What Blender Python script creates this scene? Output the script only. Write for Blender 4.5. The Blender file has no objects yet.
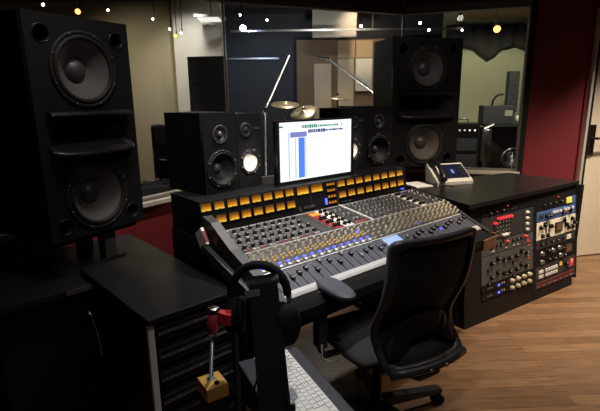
import bpy, bmesh, math, random
from mathutils import Matrix, Vector
random.seed(7)
SC = bpy.context.scene
COL = SC.collection
R = math.radians

# ------------------------------------------------------------------ helpers
def T(x, y, z): return Matrix.Translation((x, y, z))
def RX(a): return Matrix.Rotation(R(a), 4, 'X')
def RY(a): return Matrix.Rotation(R(a), 4, 'Y')
def RZ(a): return Matrix.Rotation(R(a), 4, 'Z')
I4 = Matrix.Identity(4)

def axis_frame(p, d):
    """frame at p whose Z points along d"""
    d = Vector(d).normalized()
    u = Vector((0, 0, 1)) if abs(d.z) < .95 else Vector((1, 0, 0))
    x = u.cross(d).normalized(); y = d.cross(x)
    m = Matrix((x, y, d)).transposed().to_4x4(); m.translation = Vector(p)
    return m

class MB:
    def __init__(self): self.bm = bmesh.new(); self.mi = 0
    def face(self, vs):
        try:
            f = self.bm.faces.new(vs); f.material_index = self.mi; f.smooth = self.sm
            return f
        except ValueError: return None
    sm = False
    def box(self, x, y, z, sx, sy, sz, M=I4, bev=0):
        """centre and full sizes"""
        v = [self.bm.verts.new(M @ Vector((x + a*sx/2, y + b*sy/2, z + c*sz/2))) for c in (-1, 1) for b in (-1, 1) for a in (-1, 1)]
        fs = [self.face([v[i] for i in q]) for q in ((0,2,3,1),(4,5,7,6),(0,1,5,4),(2,6,7,3),(1,3,7,5),(0,4,6,2))]
        if bev:
            es = list({e for f in fs for e in f.edges})
            r = bmesh.ops.bevel(self.bm, geom=es, offset=bev, segments=2, profile=.6, affect='EDGES')
            for f in r['faces']: f.material_index = self.mi
        return self
    def box2(self, x0, x1, y0, y1, z0, z1, M=I4, bev=0):
        return self.box((x0+x1)/2, (y0+y1)/2, (z0+z1)/2, x1-x0, y1-y0, z1-z0, M, bev)
    def lathe(self, prof, M=I4, seg=24, smooth=True, close=False):
        """profile of (radius, height) about local Z"""
        o = self.sm; self.sm = smooth
        rings = []
        for r, h in prof:
            if r < 1e-6: rings.append([self.bm.verts.new(M @ Vector((0, 0, h)))])
            else: rings.append([self.bm.verts.new(M @ Vector((r*math.cos(2*math.pi*k/seg), r*math.sin(2*math.pi*k/seg), h))) for k in range(seg)])
        for a, b in zip(rings, rings[1:]):
            for k in range(seg):
                k2 = (k+1) % seg
                if len(a) == 1 and len(b) == 1: continue
                if len(a) == 1: self.face([a[0], b[k2], b[k]][::-1])
                elif len(b) == 1: self.face([a[k], a[k2], b[0]])
                else: self.face([a[k], a[k2], b[k2], b[k]])
        self.sm = o
        return self
    def cyl(self, p0, p1, r0, r1=None, seg=14, cap=True, smooth=True):
        r1 = r0 if r1 is None else r1
        p0 = Vector(p0); p1 = Vector(p1); L = (p1-p0).length
        pr = [(r0, 0), (r1, L)]
        if cap: pr = [(0, 0), (r0, 0), (r0, 0), (r1, L), (r1, L), (0, L)]
        return self.lathe(pr, axis_frame(p0, p1-p0), seg, smooth)
    def tube(self, pts, r, seg=8, cap=True):
        o = self.sm; self.sm = True
        pts = [Vector(p) for p in pts]; rings = []
        rs = r if isinstance(r, (list, tuple)) else [r]*len(pts)
        prevx = None
        for i, p in enumerate(pts):
            d = (pts[min(i+1, len(pts)-1)] - pts[max(i-1, 0)]).normalized()
            if prevx is None:
                u = Vector((0, 0, 1)) if abs(d.z) < .9 else Vector((1, 0, 0))
                x = u.cross(d).normalized()
            else: x = (prevx - d*prevx.dot(d)).normalized()
            y = d.cross(x); prevx = x
            rings.append([self.bm.verts.new(p + (x*math.cos(2*math.pi*k/seg) + y*math.sin(2*math.pi*k/seg))*rs[i]) for k in range(seg)])
        for a, b in zip(rings, rings[1:]):
            for k in range(seg): self.face([a[k], a[(k+1)%seg], b[(k+1)%seg], b[k]])
        if cap: self.face(rings[0][::-1]); self.face(rings[-1])
        self.sm = o
        return self
    def prism(self, pts, z0, z1, M=I4):
        a = [self.bm.verts.new(M @ Vector((x, y, z0))) for x, y in pts]
        b = [self.bm.verts.new(M @ Vector((x, y, z1))) for x, y in pts]
        self.face(a[::-1]); self.face(b)
        n = len(pts)
        for k in range(n): self.face([a[k], a[(k+1)%n], b[(k+1)%n], b[k]])
        return self
    def sweepx(self, prof, x0, x1, M=I4):
        """profile of (y, z) extruded along X"""
        return self.prism(prof, x0, x1, M @ Matrix(((0,0,1,0),(1,0,0,0),(0,1,0,0),(0,0,0,1))))
    def grid(self, fn, nu, nv, smooth=True):
        o = self.sm; self.sm = smooth
        g = [[self.bm.verts.new(fn(i/nu, j/nv)) for j in range(nv+1)] for i in range(nu+1)]
        for i in range(nu):
            for j in range(nv): self.face([g[i][j], g[i+1][j], g[i+1][j+1], g[i][j+1]])
        self.sm = o
        return self
    def mesh(self, name, mats, fixn=True):
        if fixn: bmesh.ops.recalc_face_normals(self.bm, faces=self.bm.faces)
        me = bpy.data.meshes.new(name); self.bm.to_mesh(me); self.bm.free()
        for m in (mats if isinstance(mats, (list, tuple)) else [mats]): me.materials.append(m)
        return me
    def build(self, name, mats, parent=None, M=None, label=None, fixn=True):
        return inst(self.mesh(name, mats, fixn), name, parent, M, label)

def inst(me, name, parent=None, M=None, label=None):
    o = bpy.data.objects.new(name, me); COL.objects.link(o)
    if parent: o.parent = parent
    if M is not None: o.matrix_basis = M
    if label: o['label'] = label
    return o

def tag(o, label, cat, group=None):
    o['label'] = label; o['category'] = cat
    if group: o['group'] = group
    return o
def thing(name, label, cat, loc=(0,0,0), rotz=0, group=None):
    o = bpy.data.objects.new(name, None); COL.objects.link(o)
    o.empty_display_size = .1
    o.location = loc; o.rotation_euler = (0, 0, R(rotz))
    return tag(o, label, cat, group)
def struct(name, mb, mats, parent=None, M=None):
    o = mb.build(name, mats, parent, M)
    if not parent: o['kind'] = 'structure'
    return o

def baffle_mesh(name, outline, holes, th, mats, M=I4):
    """flat board with round/polygon holes: outline and holes are lists of (x, y); thickness along Z centred"""
    cu = bpy.data.curves.new(name, 'CURVE'); cu.dimensions = '2D'; cu.fill_mode = 'BOTH'; cu.extrude = th/2
    for pts in [outline] + holes:
        sp = cu.splines.new('POLY'); sp.points.add(len(pts)-1)
        for p, (x, y) in zip(sp.points, pts): p.co = (x, y, 0, 1)
        sp.use_cyclic_u = True
    ob = bpy.data.objects.new(name, cu); COL.objects.link(ob)
    bpy.context.view_layer.update()
    me = bpy.data.meshes.new_from_object(ob.evaluated_get(bpy.context.evaluated_depsgraph_get()))
    bpy.data.objects.remove(ob); bpy.data.curves.remove(cu)
    me.transform(M); me.materials.clear()
    for m in (mats if isinstance(mats, (list, tuple)) else [mats]): me.materials.append(m)
    me.name = name
    return me
def circ(x, y, r, n=40, ry=None):
    ry = r if ry is None else ry
    return [(x + r*math.cos(2*math.pi*k/n), y + ry*math.sin(2*math.pi*k/n)) for k in range(n)]
def rect(x0, x1, y0, y1): return [(x0, y0), (x1, y0), (x1, y1), (x0, y1)]

# ------------------------------------------------------------------ materials
def mat(name, col, rough=.5, metal=0., noise=.12, scale=30., bump=0., emit=None, es=0., spec=None):
    m = bpy.data.materials.new(name); m.use_nodes = True
    nt = m.node_tree; b = nt.nodes['Principled BSDF']
    tc = nt.nodes.new('ShaderNodeTexCoord'); nz = nt.nodes.new('ShaderNodeTexNoise')
    nz.inputs['Scale'].default_value = scale; nz.inputs['Detail'].default_value = 4
    nt.links.new(tc.outputs['Object'], nz.inputs['Vector'])
    mx = nt.nodes.new('ShaderNodeMix'); mx.data_type = 'RGBA'
    c = Vector(col[:3])
    mx.inputs['A'].default_value = (*(c*(1-noise)), 1); mx.inputs['B'].default_value = (*(c*(1+noise)), 1)
    nt.links.new(nz.outputs['Fac'], mx.inputs['Factor']); nt.links.new(mx.outputs['Result'], b.inputs['Base Color'])
    b.inputs['Roughness'].default_value = rough; b.inputs['Metallic'].default_value = metal
    if spec is not None: b.inputs['Specular IOR Level'].default_value = spec
    if bump:
        bp = nt.nodes.new('ShaderNodeBump'); bp.inputs['Strength'].default_value = bump; bp.inputs['Distance'].default_value = .002
        nt.links.new(nz.outputs['Fac'], bp.inputs['Height']); nt.links.new(bp.outputs['Normal'], b.inputs['Normal'])
    if emit:
        b.inputs['Emission Color'].default_value = (*emit, 1); b.inputs['Emission Strength'].default_value = es
    return m

MT = dict(
 black   = mat('black_paint', (.009,.009,.010), .5, bump=.15, scale=200, spec=.22),
 blackg  = mat('black_laminate', (.011,.011,.012), .3, scale=80, spec=.4),
 blackr  = mat('black_rubber', (.006,.006,.007), .8, scale=90, spec=.15),
 cone    = mat('paper_cone', (.085,.075,.074), .75, bump=.2, scale=120),
 surround= mat('foam_surround', (.012,.012,.013), .6, spec=.3),
 dome    = mat('dust_cap', (.05,.05,.052), .4),
 whitecone= mat('white_cone', (.85,.80,.70), .7, bump=.1),
 chrome  = mat('chrome', (.65,.65,.66), .2, 1.),
 steel   = mat('brushed_steel', (.32,.32,.34), .35, .9, scale=60),
 dsteel  = mat('dark_steel', (.10,.10,.105), .4, .6),
 grey    = mat('grey_faceplate', (.085,.085,.088), .5, scale=60),
 alu     = mat('pale_aluminium', (.50,.50,.53), .45, .3),
 fadp    = mat('screen_tinted_fader_plate', (.065,.07,.10), .5, scale=60),  # blue is reflected screen light put into the base colour
 chan    = mat('grey_channel_plate', (.045,.043,.038), .5, scale=60),
 dgrey   = mat('dark_faceplate', (.035,.035,.037), .5, scale=60),
 cheek   = mat('grey_vinyl', (.027,.027,.028), .5, bump=.2, scale=150),
 cream   = mat('cream_plastic', (.52,.47,.36), .45),
 creamp  = mat('cream_faceplate', (.84,.80,.66), .5, scale=40),
 white   = mat('white_plastic', (.72,.72,.70), .45),
 paper   = mat('white_paper', (.85,.85,.86), .8),
 red     = mat('red_plastic', (.55,.03,.035), .4),
 redpan  = mat('red_faceplate', (.26,.02,.025), .45),
 blue    = mat('blue_faceplate', (.06,.13,.33), .45),
 yellow  = mat('yellow_label', (.85,.72,.10), .6, emit=(.9,.75,.1), es=.15),
 brass   = mat('brass_block', (.55,.33,.09), .42, .55, scale=40),
 wood    = mat('brown_wood', (.16,.085,.045), .45, scale=14, noise=.3),
 redwall = mat('dark_red_wall', (.145,.007,.013), .75, bump=.15, scale=260),
 sill    = mat('window_sill_paint', (.42,.40,.36), .5),
 frame   = mat('grey_window_frame', (.13,.125,.115), .5),
 door    = mat('beige_door_paint', (.66,.58,.46), .6, scale=5, noise=.05),
 jambw   = mat('pale_door_jamb', (.40,.37,.33), .5),
 bronze  = mat('dark_bronze', (.035,.022,.015), .4, .7),
 ceil    = mat('dark_ceiling', (.05,.05,.05), .85, scale=8),
 cwall   = mat('charcoal_wall', (.05,.045,.045), .8, scale=6),
 beige   = mat('beige_plaster', (.42,.37,.27), .85, scale=5, noise=.06),
 plaster = mat('white_plaster', (.62,.60,.55), .85, scale=5, noise=.06),
 navy    = mat('blue_grey_wall', (.045,.051,.062), .8, scale=4, noise=.25),
 green   = mat('greenish_wall', (.40,.39,.27), .85, scale=4, noise=.06),
 brown   = mat('brown_acoustic_wall', (.17,.12,.075), .85, scale=5),
 tan     = mat('tan_fabric', (.40,.30,.19), .9, bump=.3, scale=200),
 pgrey   = mat('grey_fabric', (.21,.20,.18), .9, bump=.3, scale=200),
 ltan    = mat('pale_fabric', (.45,.40,.31), .9, bump=.3, scale=200),
 cloth   = mat('dark_drape', (.03,.028,.028), .95, bump=.3, scale=60),
 gobo    = mat('gobo_fabric', (.045,.048,.052), .8, bump=.3, scale=150),
 cymbal  = mat('bronze_cymbal', (.62,.52,.33), .35, .85, scale=25, noise=.2),
 mesh    = mat('chair_mesh', (.012,.012,.014), .8, bump=.5, scale=300),
 chairp  = mat('chair_plastic', (.03,.03,.033), .38, bump=.1, scale=200),
 pad     = mat('armrest_pad', (.055,.058,.085), .55, bump=.1, scale=120),
 tray    = mat('slate_desk', (.018,.021,.037), .55, scale=30, spec=.3),
 led_b   = mat('blue_led', (.02,.02,.3), .4, emit=(.08,.10,1.), es=2.6),
 led_r   = mat('red_led', (.3,.01,.01), .4, emit=(1.,.05,.06), es=.55),
 led_a   = mat('amber_led', (.3,.15,.01), .4, emit=(1.,.50,.06), es=.55),
 led_g   = mat('green_led', (.1,.3,.01), .4, emit=(.6,1.,.1), es=4),
 scr_w   = mat('screen_white', (.02,.02,.02), .3, emit=(.90,.95,1.), es=1.25),
 scr_l   = mat('screen_pale_blue', (.02,.02,.02), .3, emit=(.42,.60,1.), es=1.0),
 scr_b   = mat('screen_blue', (.02,.02,.02), .3, emit=(.09,.25,.95), es=1.0),
 scr_p   = mat('screen_violet', (.02,.02,.02), .3, emit=(.22,.24,.62), es=1.0),
 scr_g   = mat('screen_green', (.02,.02,.02), .3, emit=(.02,.22,.14), es=1.0),
 scr_k   = mat('screen_ink', (.02,.02,.02), .3, emit=(.03,.05,.20), es=1.0),
 scr_r   = mat('screen_red', (.02,.02,.02), .3, emit=(.85,.42,.48), es=1.0),
 scr_d   = mat('phone_screen', (.006,.007,.014), .4, emit=(.006,.008,.022), es=1.0, spec=.2),
 lens    = mat('lamp_lens', (.8,.8,.8), .3, emit=(1.,.93,.8), es=22),
 lensw   = mat('warm_lamp_lens', (.8,.6,.4), .3, emit=(1.,.50,.13), es=3),
 lensb   = mat('cool_lamp_lens', (.8,.8,.9), .3, emit=(.72,.85,1.), es=60),
 panel_l = mat('ceiling_light_diffuser', (.8,.8,.8), .4, emit=(1.,.97,.9), es=1.0),
)

# vu meter dial: a translucent amber dial lit by a bulb at its foot
def vu_mat():
    m = bpy.data.materials.new('amber_dial'); m.use_nodes = True; nt = m.node_tree; b = nt.nodes['Principled BSDF']
    tc = nt.nodes.new('ShaderNodeTexCoord'); sp = nt.nodes.new('ShaderNodeSeparateXYZ')
    nt.links.new(tc.outputs['Object'], sp.inputs[0])
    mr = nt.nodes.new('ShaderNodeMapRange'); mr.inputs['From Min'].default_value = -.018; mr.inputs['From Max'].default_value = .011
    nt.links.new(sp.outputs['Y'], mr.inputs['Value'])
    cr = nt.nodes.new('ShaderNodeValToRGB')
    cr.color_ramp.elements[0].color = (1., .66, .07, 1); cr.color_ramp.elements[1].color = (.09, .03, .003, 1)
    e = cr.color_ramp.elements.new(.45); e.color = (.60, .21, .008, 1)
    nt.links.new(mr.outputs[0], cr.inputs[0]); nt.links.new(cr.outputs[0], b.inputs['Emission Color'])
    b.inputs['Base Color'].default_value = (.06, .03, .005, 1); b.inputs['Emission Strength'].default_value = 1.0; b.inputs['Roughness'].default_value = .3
    return m
MT['vu'] = vu_mat()

def wood_floor():
    m = bpy.data.materials.new('oak_floor'); m.use_nodes = True; nt = m.node_tree; b = nt.nodes['Principled BSDF']; N = nt.nodes.new; L = nt.links.new
    tc = N('ShaderNodeTexCoord'); mp = N('ShaderNodeMapping'); mp.inputs['Rotation'].default_value = (0, 0, R(-2))
    L(tc.outputs['Object'], mp.inputs['Vector'])
    br = N('ShaderNodeTexBrick'); br.inputs['Scale'].default_value = 1; br.inputs['Brick Width'].default_value = .9; br.inputs['Row Height'].default_value = .083
    br.inputs['Mortar Size'].default_value = .0012; br.inputs['Color1'].default_value = (.26,.155,.085,1); br.inputs['Color2'].default_value = (.155,.088,.047,1); br.inputs['Mortar'].default_value = (.05,.025,.012,1)
    br.offset_frequency = 2; br.offset = .37
    L(mp.outputs[0], br.inputs['Vector'])
    mp2 = N('ShaderNodeMapping'); mp2.inputs['Scale'].default_value = (2.2, 26, 1); L(mp.outputs[0], mp2.inputs['Vector'])
    nz = N('ShaderNodeTexNoise'); nz.inputs['Scale'].default_value = 3; nz.inputs['Detail'].default_value = 7; L(mp2.outputs[0], nz.inputs['Vector'])
    cr = N('ShaderNodeValToRGB'); cr.color_ramp.elements[0].position = .3; cr.color_ramp.elements[0].color = (.62,.60,.58,1); cr.color_ramp.elements[1].position = .7; cr.color_ramp.elements[1].color = (1.15,1.1,1.05,1)
    L(nz.outputs['Fac'], cr.inputs[0])
    mx = N('ShaderNodeMix'); mx.data_type = 'RGBA'; mx.blend_type = 'MULTIPLY'; mx.inputs['Factor'].default_value = 1
    L(br.outputs['Color'], mx.inputs['A']); L(cr.outputs[0], mx.inputs['B']); L(mx.outputs['Result'], b.inputs['Base Color'])
    b.inputs['Roughness'].default_value = .38
    return m
MT['floor'] = wood_floor()

def glass_mat():
    m = bpy.data.materials.new('window_glass'); m.use_nodes = True; nt = m.node_tree; N = nt.nodes.new; L = nt.links.new
    for n in list(nt.nodes):
        if n.type == 'BSDF_PRINCIPLED': nt.nodes.remove(n)
    out = [n for n in nt.nodes if n.type == 'OUTPUT_MATERIAL'][0]
    tr = N('ShaderNodeBsdfTransparent'); tr.inputs[0].default_value = (.93,.94,.94,1)
    gl = N('ShaderNodeBsdfGlossy'); gl.inputs['Roughness'].default_value = .02
    fr = N('ShaderNodeFresnel'); fr.inputs['IOR'].default_value = 1.5
    mx = N('ShaderNodeMixShader'); ge = N('ShaderNodeNewGeometry'); sb = N('ShaderNodeMath'); sb.operation = 'SUBTRACT'; sb.inputs[0].default_value = 1; L(ge.outputs['Backfacing'], sb.inputs[1])
    ml = N('ShaderNodeMath'); ml.operation = 'MULTIPLY'; L(fr.outputs[0], ml.inputs[0]); L(sb.outputs[0], ml.inputs[1]); L(ml.outputs[0], mx.inputs[0]); L(tr.outputs[0], mx.inputs[1]); L(gl.outputs[0], mx.inputs[2]); L(mx.outputs[0], out.inputs[0])
    return m
MT['glass'] = glass_mat()

# ------------------------------------------------------------------ camera
F, PITCH, ROLL, HCAM = 460., 13.3, .77, 1.55
cam = bpy.data.cameras.new('camera'); co = bpy.data.objects.new('camera', cam); COL.objects.link(co)
cam.sensor_fit = 'HORIZONTAL'; cam.sensor_width = 36; cam.lens = F/600*36; cam.clip_start = .05
co.matrix_world = T(0, 0, HCAM) @ RX(90-PITCH) @ RZ(-ROLL)
SC.camera = co

# ------------------------------------------------------------------ frames of the room
def DIR(th): return Vector((math.sin(R(th)), math.cos(R(th)), 0))
CA = 50.
KS = 1.08                      # console group: distance factor
def FAR(p): p = Vector(p); c = Vector((0, 0, HCAM)); return c + (p-c)*KS
EX, EF = DIR(CA), DIR(CA-90)
def W(s, f, z=0.): p = EX*s + EF*f; return Vector((p.x, p.y, z))

# ------------------------------------------------------------------ setting: floor, ceiling, walls, windows, door
struct('floor', MB().box2(-4.2, 5.2, -2.2, 8.2, -.1, 0), MT['floor'])
struct('ceiling', MB().box2(-4.2, 5.2, -2.2, 8.2, 2.8, 2.9), MT['ceil'])

cL, cR = Vector((-.59, 3.94, 0)), Vector((1.01, 4.65, 0))
dL, dC, dR, dD = DIR(35), DIR(66), DIR(107.6), DIR(76)
SILL, HEAD = .83, 2.33
def wallframe(p, th): return T(p.x, p.y, 0) @ RZ(90-th)

pL = cL - dL*2.25
def wall_run(name, p, th, L, win=None, m=MT['redwall'], d=.14, top=2.8):
    b = MB()
    if win:
        a, c = win
        b.box2(0, L, 0, d, 0, SILL); b.box2(0, L, 0, d, HEAD, top)
        if a > .001: b.box2(0, a, 0, d, SILL, HEAD)
        if c < L-.001: b.box2(c, L, 0, d, SILL, HEAD)
    else: b.box2(0, L, 0, d, 0, top)
    return struct(name, b, m, None, wallframe(p, th))
wall_run('wall_left', pL, 35, 2.25, (.35, 2.25))
LC = (cR-cL).length
wall_run('wall_front', cL, 66, LC, (0, LC))
wall_run('wall_right', cR, 107.6, 1.62, (0, 1.125))
pD = cR + dR*1.62
struct('wall_rear', MB().box2(-2.2, 3.6, -2.1, -2.0, 0, 2.8), MT['cwall'])
struct('wall_west', MB().box2(-2.0, -1.88, -2.0, pL.y+.05, 0, 2.8), MT['cwall'])
struct('wall_east', MB().box2(3.55, 3.67, -2.0, 4.6, 0, 2.8), MT['cwall'])
# door wall with opening, leaf, jamb
DW = wallframe(pD, 76)
b = MB(); b.box2(-.03, .035, 0, .14, 0, 2.8); b.box2(.035, .96, 0, .14, 2.25, 2.8); b.box2(.96, 1.1, 0, .14, 0, 2.8)
struct('wall_door', b, MT['redwall'], None, DW)
b = MB(); b.box2(.06, .95, .03, .075, .012, 2.24, bev=.003)
door = struct('door_1', b, MT['door'], None, DW)
b = MB(); b.box2(.085, .145, .008, .032, 1.0, 1.27, bev=.004)
b.cyl((.115, .01, 1.15), (.115, -.045, 1.15), .012); b.tube([(.115,-.045,1.15),(.16,-.05,1.15),(.24,-.045,1.146)], .010)
b.cyl((.115, .012, 1.06), (.115, -.004, 1.06), .012)
b.build('door_handle', MT['bronze'], door, label='dark bronze lever handle with tall plate')
b = MB(); b.box2(-.012, .012, -.03, .02, 0, 2.25); b.box2(.045, .95, -.03, .02, 2.24, 2.29)
tj = struct('trim_1', b, MT['jambw'], None, DW)
b = MB(); b.box2(.012, .055, -.012, .10, 0, 2.24)
b2 = MB(); b2.box2(.012, .036, -.020, -.010, .88, 1.16, bev=.003)
tk = struct('trim_2', b, MT['black'], None, DW); b2.build('strike_plate', MT['bronze'], tk)

# sills, frames and panes
def window(name, p, th, x0, x1, left=True, right=True):
    M = wallframe(p, th)
    b = MB(); d = .05
    b.box2(x0, x1, -.035, .17, SILL-.03, SILL+.004, bev=.004)
    w = struct(name, b, MT['sill'], None, M)
    f = MB()
    f.box2(x0, x1, -.012, .03, HEAD-.035, HEAD+.03); f.box2(x0, x1, .05, .12, HEAD-.025, HEAD+.01)
    f.box2(x0, x1, .0, .03, SILL+.005, SILL+.025)
    if left: f.box2(x0-.02, x0+.035, -.012, .12, SILL, HEAD+.03)
    if right: f.box2(x1-.035, x1+.02, -.012, .12, SILL, HEAD+.03)
    f.build('window_frame', MT['frame'], w)
    g = MB(); g.box2(x0+.004, x1-.004, .036, .046, SILL+.005, HEAD-.0)
    g.build('glass_pane', MT['glass'], w)
    return w
window('window_1', pL, 35, .35, 2.25, True, False)
window('window_2', cL, 66, 0, LC, False, False)
w3 = window('window_3', cR, 107.6, 0, 1.125, False, True)
b = MB(); b.box2(1.1, 1.145, -.03, -.013, SILL-.03, HEAD+.03)
b.build('window_frame', MT['black'], w3, label='black outer edge of the window frame')
# thin seams where the panes meet
for nm, p in (('trim_3', cL), ('trim_4', cR)):
    b = MB(); b.box2(-.008, .008, .03, .05, SILL, HEAD); struct(nm, b, MT['steel'], None, T(p.x, p.y, 0) @ RZ(20 if nm == 'trim_3' else 0))

# live room behind the glass
struct('wall_back', MB().box2(-4.1, 5.1, 7.6, 7.75, 0, 2.8), MT['navy'])
struct('wall_far_left', MB().box2(-4.1, -1.62, 6.5, 6.6, 0, 2.8), MT['beige'])
struct('wall_far_west', MB().box2(-4.2, -4.1, 1.5, 7.75, 0, 2.8), MT['beige'])
struct('wall_far_right', MB().box2(2.2, 5.1, 7.3, 7.4, 0, 2.8), MT['green'])
struct('wall_far_east', MB().box2(5.1, 5.2, 4.0, 7.75, 0, 2.8), MT['green'])
struct('wall_column', MB().box2(-1.62, -1.0, 6.35, 6.75, 0, 2.8), MT['plaster'])
struct('wall_brown', MB().box2(-.02, 2.2, 7.3, 7.4, 0, 2.38), MT['brown'])

# ------------------------------------------------------------------ loudspeakers
def driver(parent, M, r, depth, cone_mat, cap_mat, capr=.3, name='woofer', phase=False, ring=True):
    """M: frame whose Z points out of the baffle"""
    b = MB(); b.mi = 0
    b.lathe([(r*1.10, -.004), (r*1.10, .007), (r*1.02, .009), (r*.985, .003)], M, 40)     # basket ring
    b.mi = 1
    b.lathe([(r*.985, .003), (r*.96, .010), (r*.91, .013), (r*.86, .009), (r*.835, .0)], M, 40)   # half roll
    b.mi = 2
    b.lathe([(r*.835, .0), (r*.62, -depth*.45), (r*capr, -depth)], M, 40)
    dc = MB(); dc.lathe([(r*capr*1.04, -depth*.96), (r*capr*.85, -depth*.75), (r*capr*.5, -depth*.58), (0, -depth*.52)], M, 32)
    b.mi = 3
    for k in range(8):
        a = 2*math.pi*(k+.5)/8
        b.lathe([(0, .013), (.006, .012), (.006, .004)], M @ T(r*1.045*math.cos(a), r*1.045*math.sin(a), 0), 8)
    o = b.build(name, [MT['surround'], MT['surround'], cone_mat, MT['dsteel']], parent); dc.build('dust_cap', cap_mat, o)
    return o

OUTM = Matrix(((1,0,0,0),(0,0,-1,0),(0,1,0,0),(0,0,0,1)))   # X right, Y up, Z out (-y local)

def main_speaker(label, loc, th, w, h, dep, group):
    t = thing('main_monitor_speaker', label, 'speaker', loc, 90-th, group)
    k = h/1.01
    rW = .158*k; zu, zl = .780*k, .192*k; ph = .036*k
    holes = [circ(0, zu, rW*1.06), circ(0, zl, rW*1.06), rect(-.40*w, .40*w, .44*h, .545*h)]
    ports = [(-.36*w, .915*h), (.36*w, .915*h), (-.36*w, .065*h), (.36*w, .065*h)]
    holes += [circ(x, z, ph, 24) for x, z in ports]
    me = baffle_mesh('front_baffle', rect(-w/2, w/2, 0, h), holes, .03, MT['black'], T(0, .015, 0) @ OUTM)
    inst(me, 'front_baffle', t)
    b = MB(); d0 = .03
    b.box2(-w/2, -w/2+.025, d0, dep, 0, h); b.box2(w/2-.025, w/2, d0, dep, 0, h)
    b.box2(-w/2+.025, w/2-.025, d0, dep, h-.025, h); b.box2(-w/2+.025, w/2-.025, d0, dep, 0, .025); b.box2(-w/2+.025, w/2-.025, dep-.025, dep, .025, h-.025)
    b.build('cabinet', MT['black'], t)
    for z in (zu, zl): driver(t, T(0, 0, z) @ OUTM, rW, .075*k, MT['cone'], MT['dome'], .34)
    # horn with its two lips
    b = MB(); x = .40*w; n = 14
    z0, z1 = .44*h, .545*h; zc = (z0+z1)/2
    b.grid(lambda u, v: Vector(((x if u > 1 else x)*(2*u-1)*(1-.75*v**.7), .20*v, z0+(zc-z0)*.7*v)), 8, 5)
    b.grid(lambda u, v: Vector((x*(2*u-1)*(1-.75*v**.7), .20*v, z1-(z1-zc)*.7*v)), 8, 5)
    for sg in (-1, 1): b.grid(lambda u, v: Vector((sg*x*(1-.75*v**.7), .20*v, z0+(zc-z0)*.7*v + u*((z1-z0)*(1-.7*v)))), 3, 5)
    b.box2(-.1*w, .1*w, .2, .205, zc-.02, zc+.02)
    b.build('horn', MT['black'], t)
    b = MB()
    b.sweepx([(0, .565*h), (-.035, .563*h), (-.045, .572*h), (-.035, .585*h), (0, .588*h)], -.41*w, .41*w)
    b.build('upper_lip', MT['blackg'], t)
    b = MB(); b.sm = True
    def lip(u, v):
        xx = (2*u-1)*.42*w; a = math.pi*(v*1.0)
        bulge = (1-(2*u-1)**2)**.5 if abs(2*u-1) < 1 else 0
        return Vector((xx, -.085*math.sin(a)*(.35+.65*bulge), .435*h - .055*h*v - .012*bulge*math.sin(a)))
    b.grid(lip, 20, 8); b.build('lower_lip', MT['blackg'], t, label='glossy curved lip below the horn')
    for x, z in ports:
        b = MB(); b.lathe([(ph*1.12, .002), (ph*1.05, .006), (ph*.95, 0), (ph*.9, -.12)], T(x, 0, z) @ OUTM, 24)
        b.lathe([(0, -.119), (ph*.9, -.12)], T(x, 0, z) @ OUTM, 24); b.build('bass_port', MT['blackg'], t)
    return t
LMc = Vector((-.995, 2.233, .905))
main_speaker('tall black main speaker with two woofers nearest the camera', LMc, 30, .53, 1.01, .45, 'tall main speakers')
RMc = Vector((1.083, 3.99, .945))
main_speaker('tall black main speaker in front of the red wall window', RMc, 76, .63, 1.065, .40, 'tall main speakers')

# stands under the mains
def spk_stand(name, label, c, th, z0, z1, w, d, posts, base=True):
    t = thing(name, label, 'stand', (c.x, c.y, z0), 90-th)
    h = z1-z0
    b = MB(); b.box2(-w/2, w/2, .03, d-.03, h-.03, h-.001); b.build('top_plate', MT['black'], t)
    for x, y in posts:
        b = MB(); b.box2(x-.035, x+.035, y-.03, y+.03, .004, h-.03, bev=.004); b.build('post', MT['dsteel'], t)
    b = MB(); b.box2(-w/2+.02, w/2-.07, .05, d-.02, .001, .012); b.build('base_plate', MT['blackg'], t)
    for x, y in posts: pass
    return t
ZC = .72
spk_stand('speaker_stand', 'short black stand holding the left main speaker', Vector((-.995, 2.233, 0)), 30, ZC, .905, .46, .40, [(.09, .10), (-.15, .30), (.09, .30)])
spk_stand('speaker_stand', 'tall black stand holding the right main speaker', Vector((1.083, 3.99, 0)), 76, 0, .945, .5, .36, [(-.18, .18), (.18, .18)])

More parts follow.
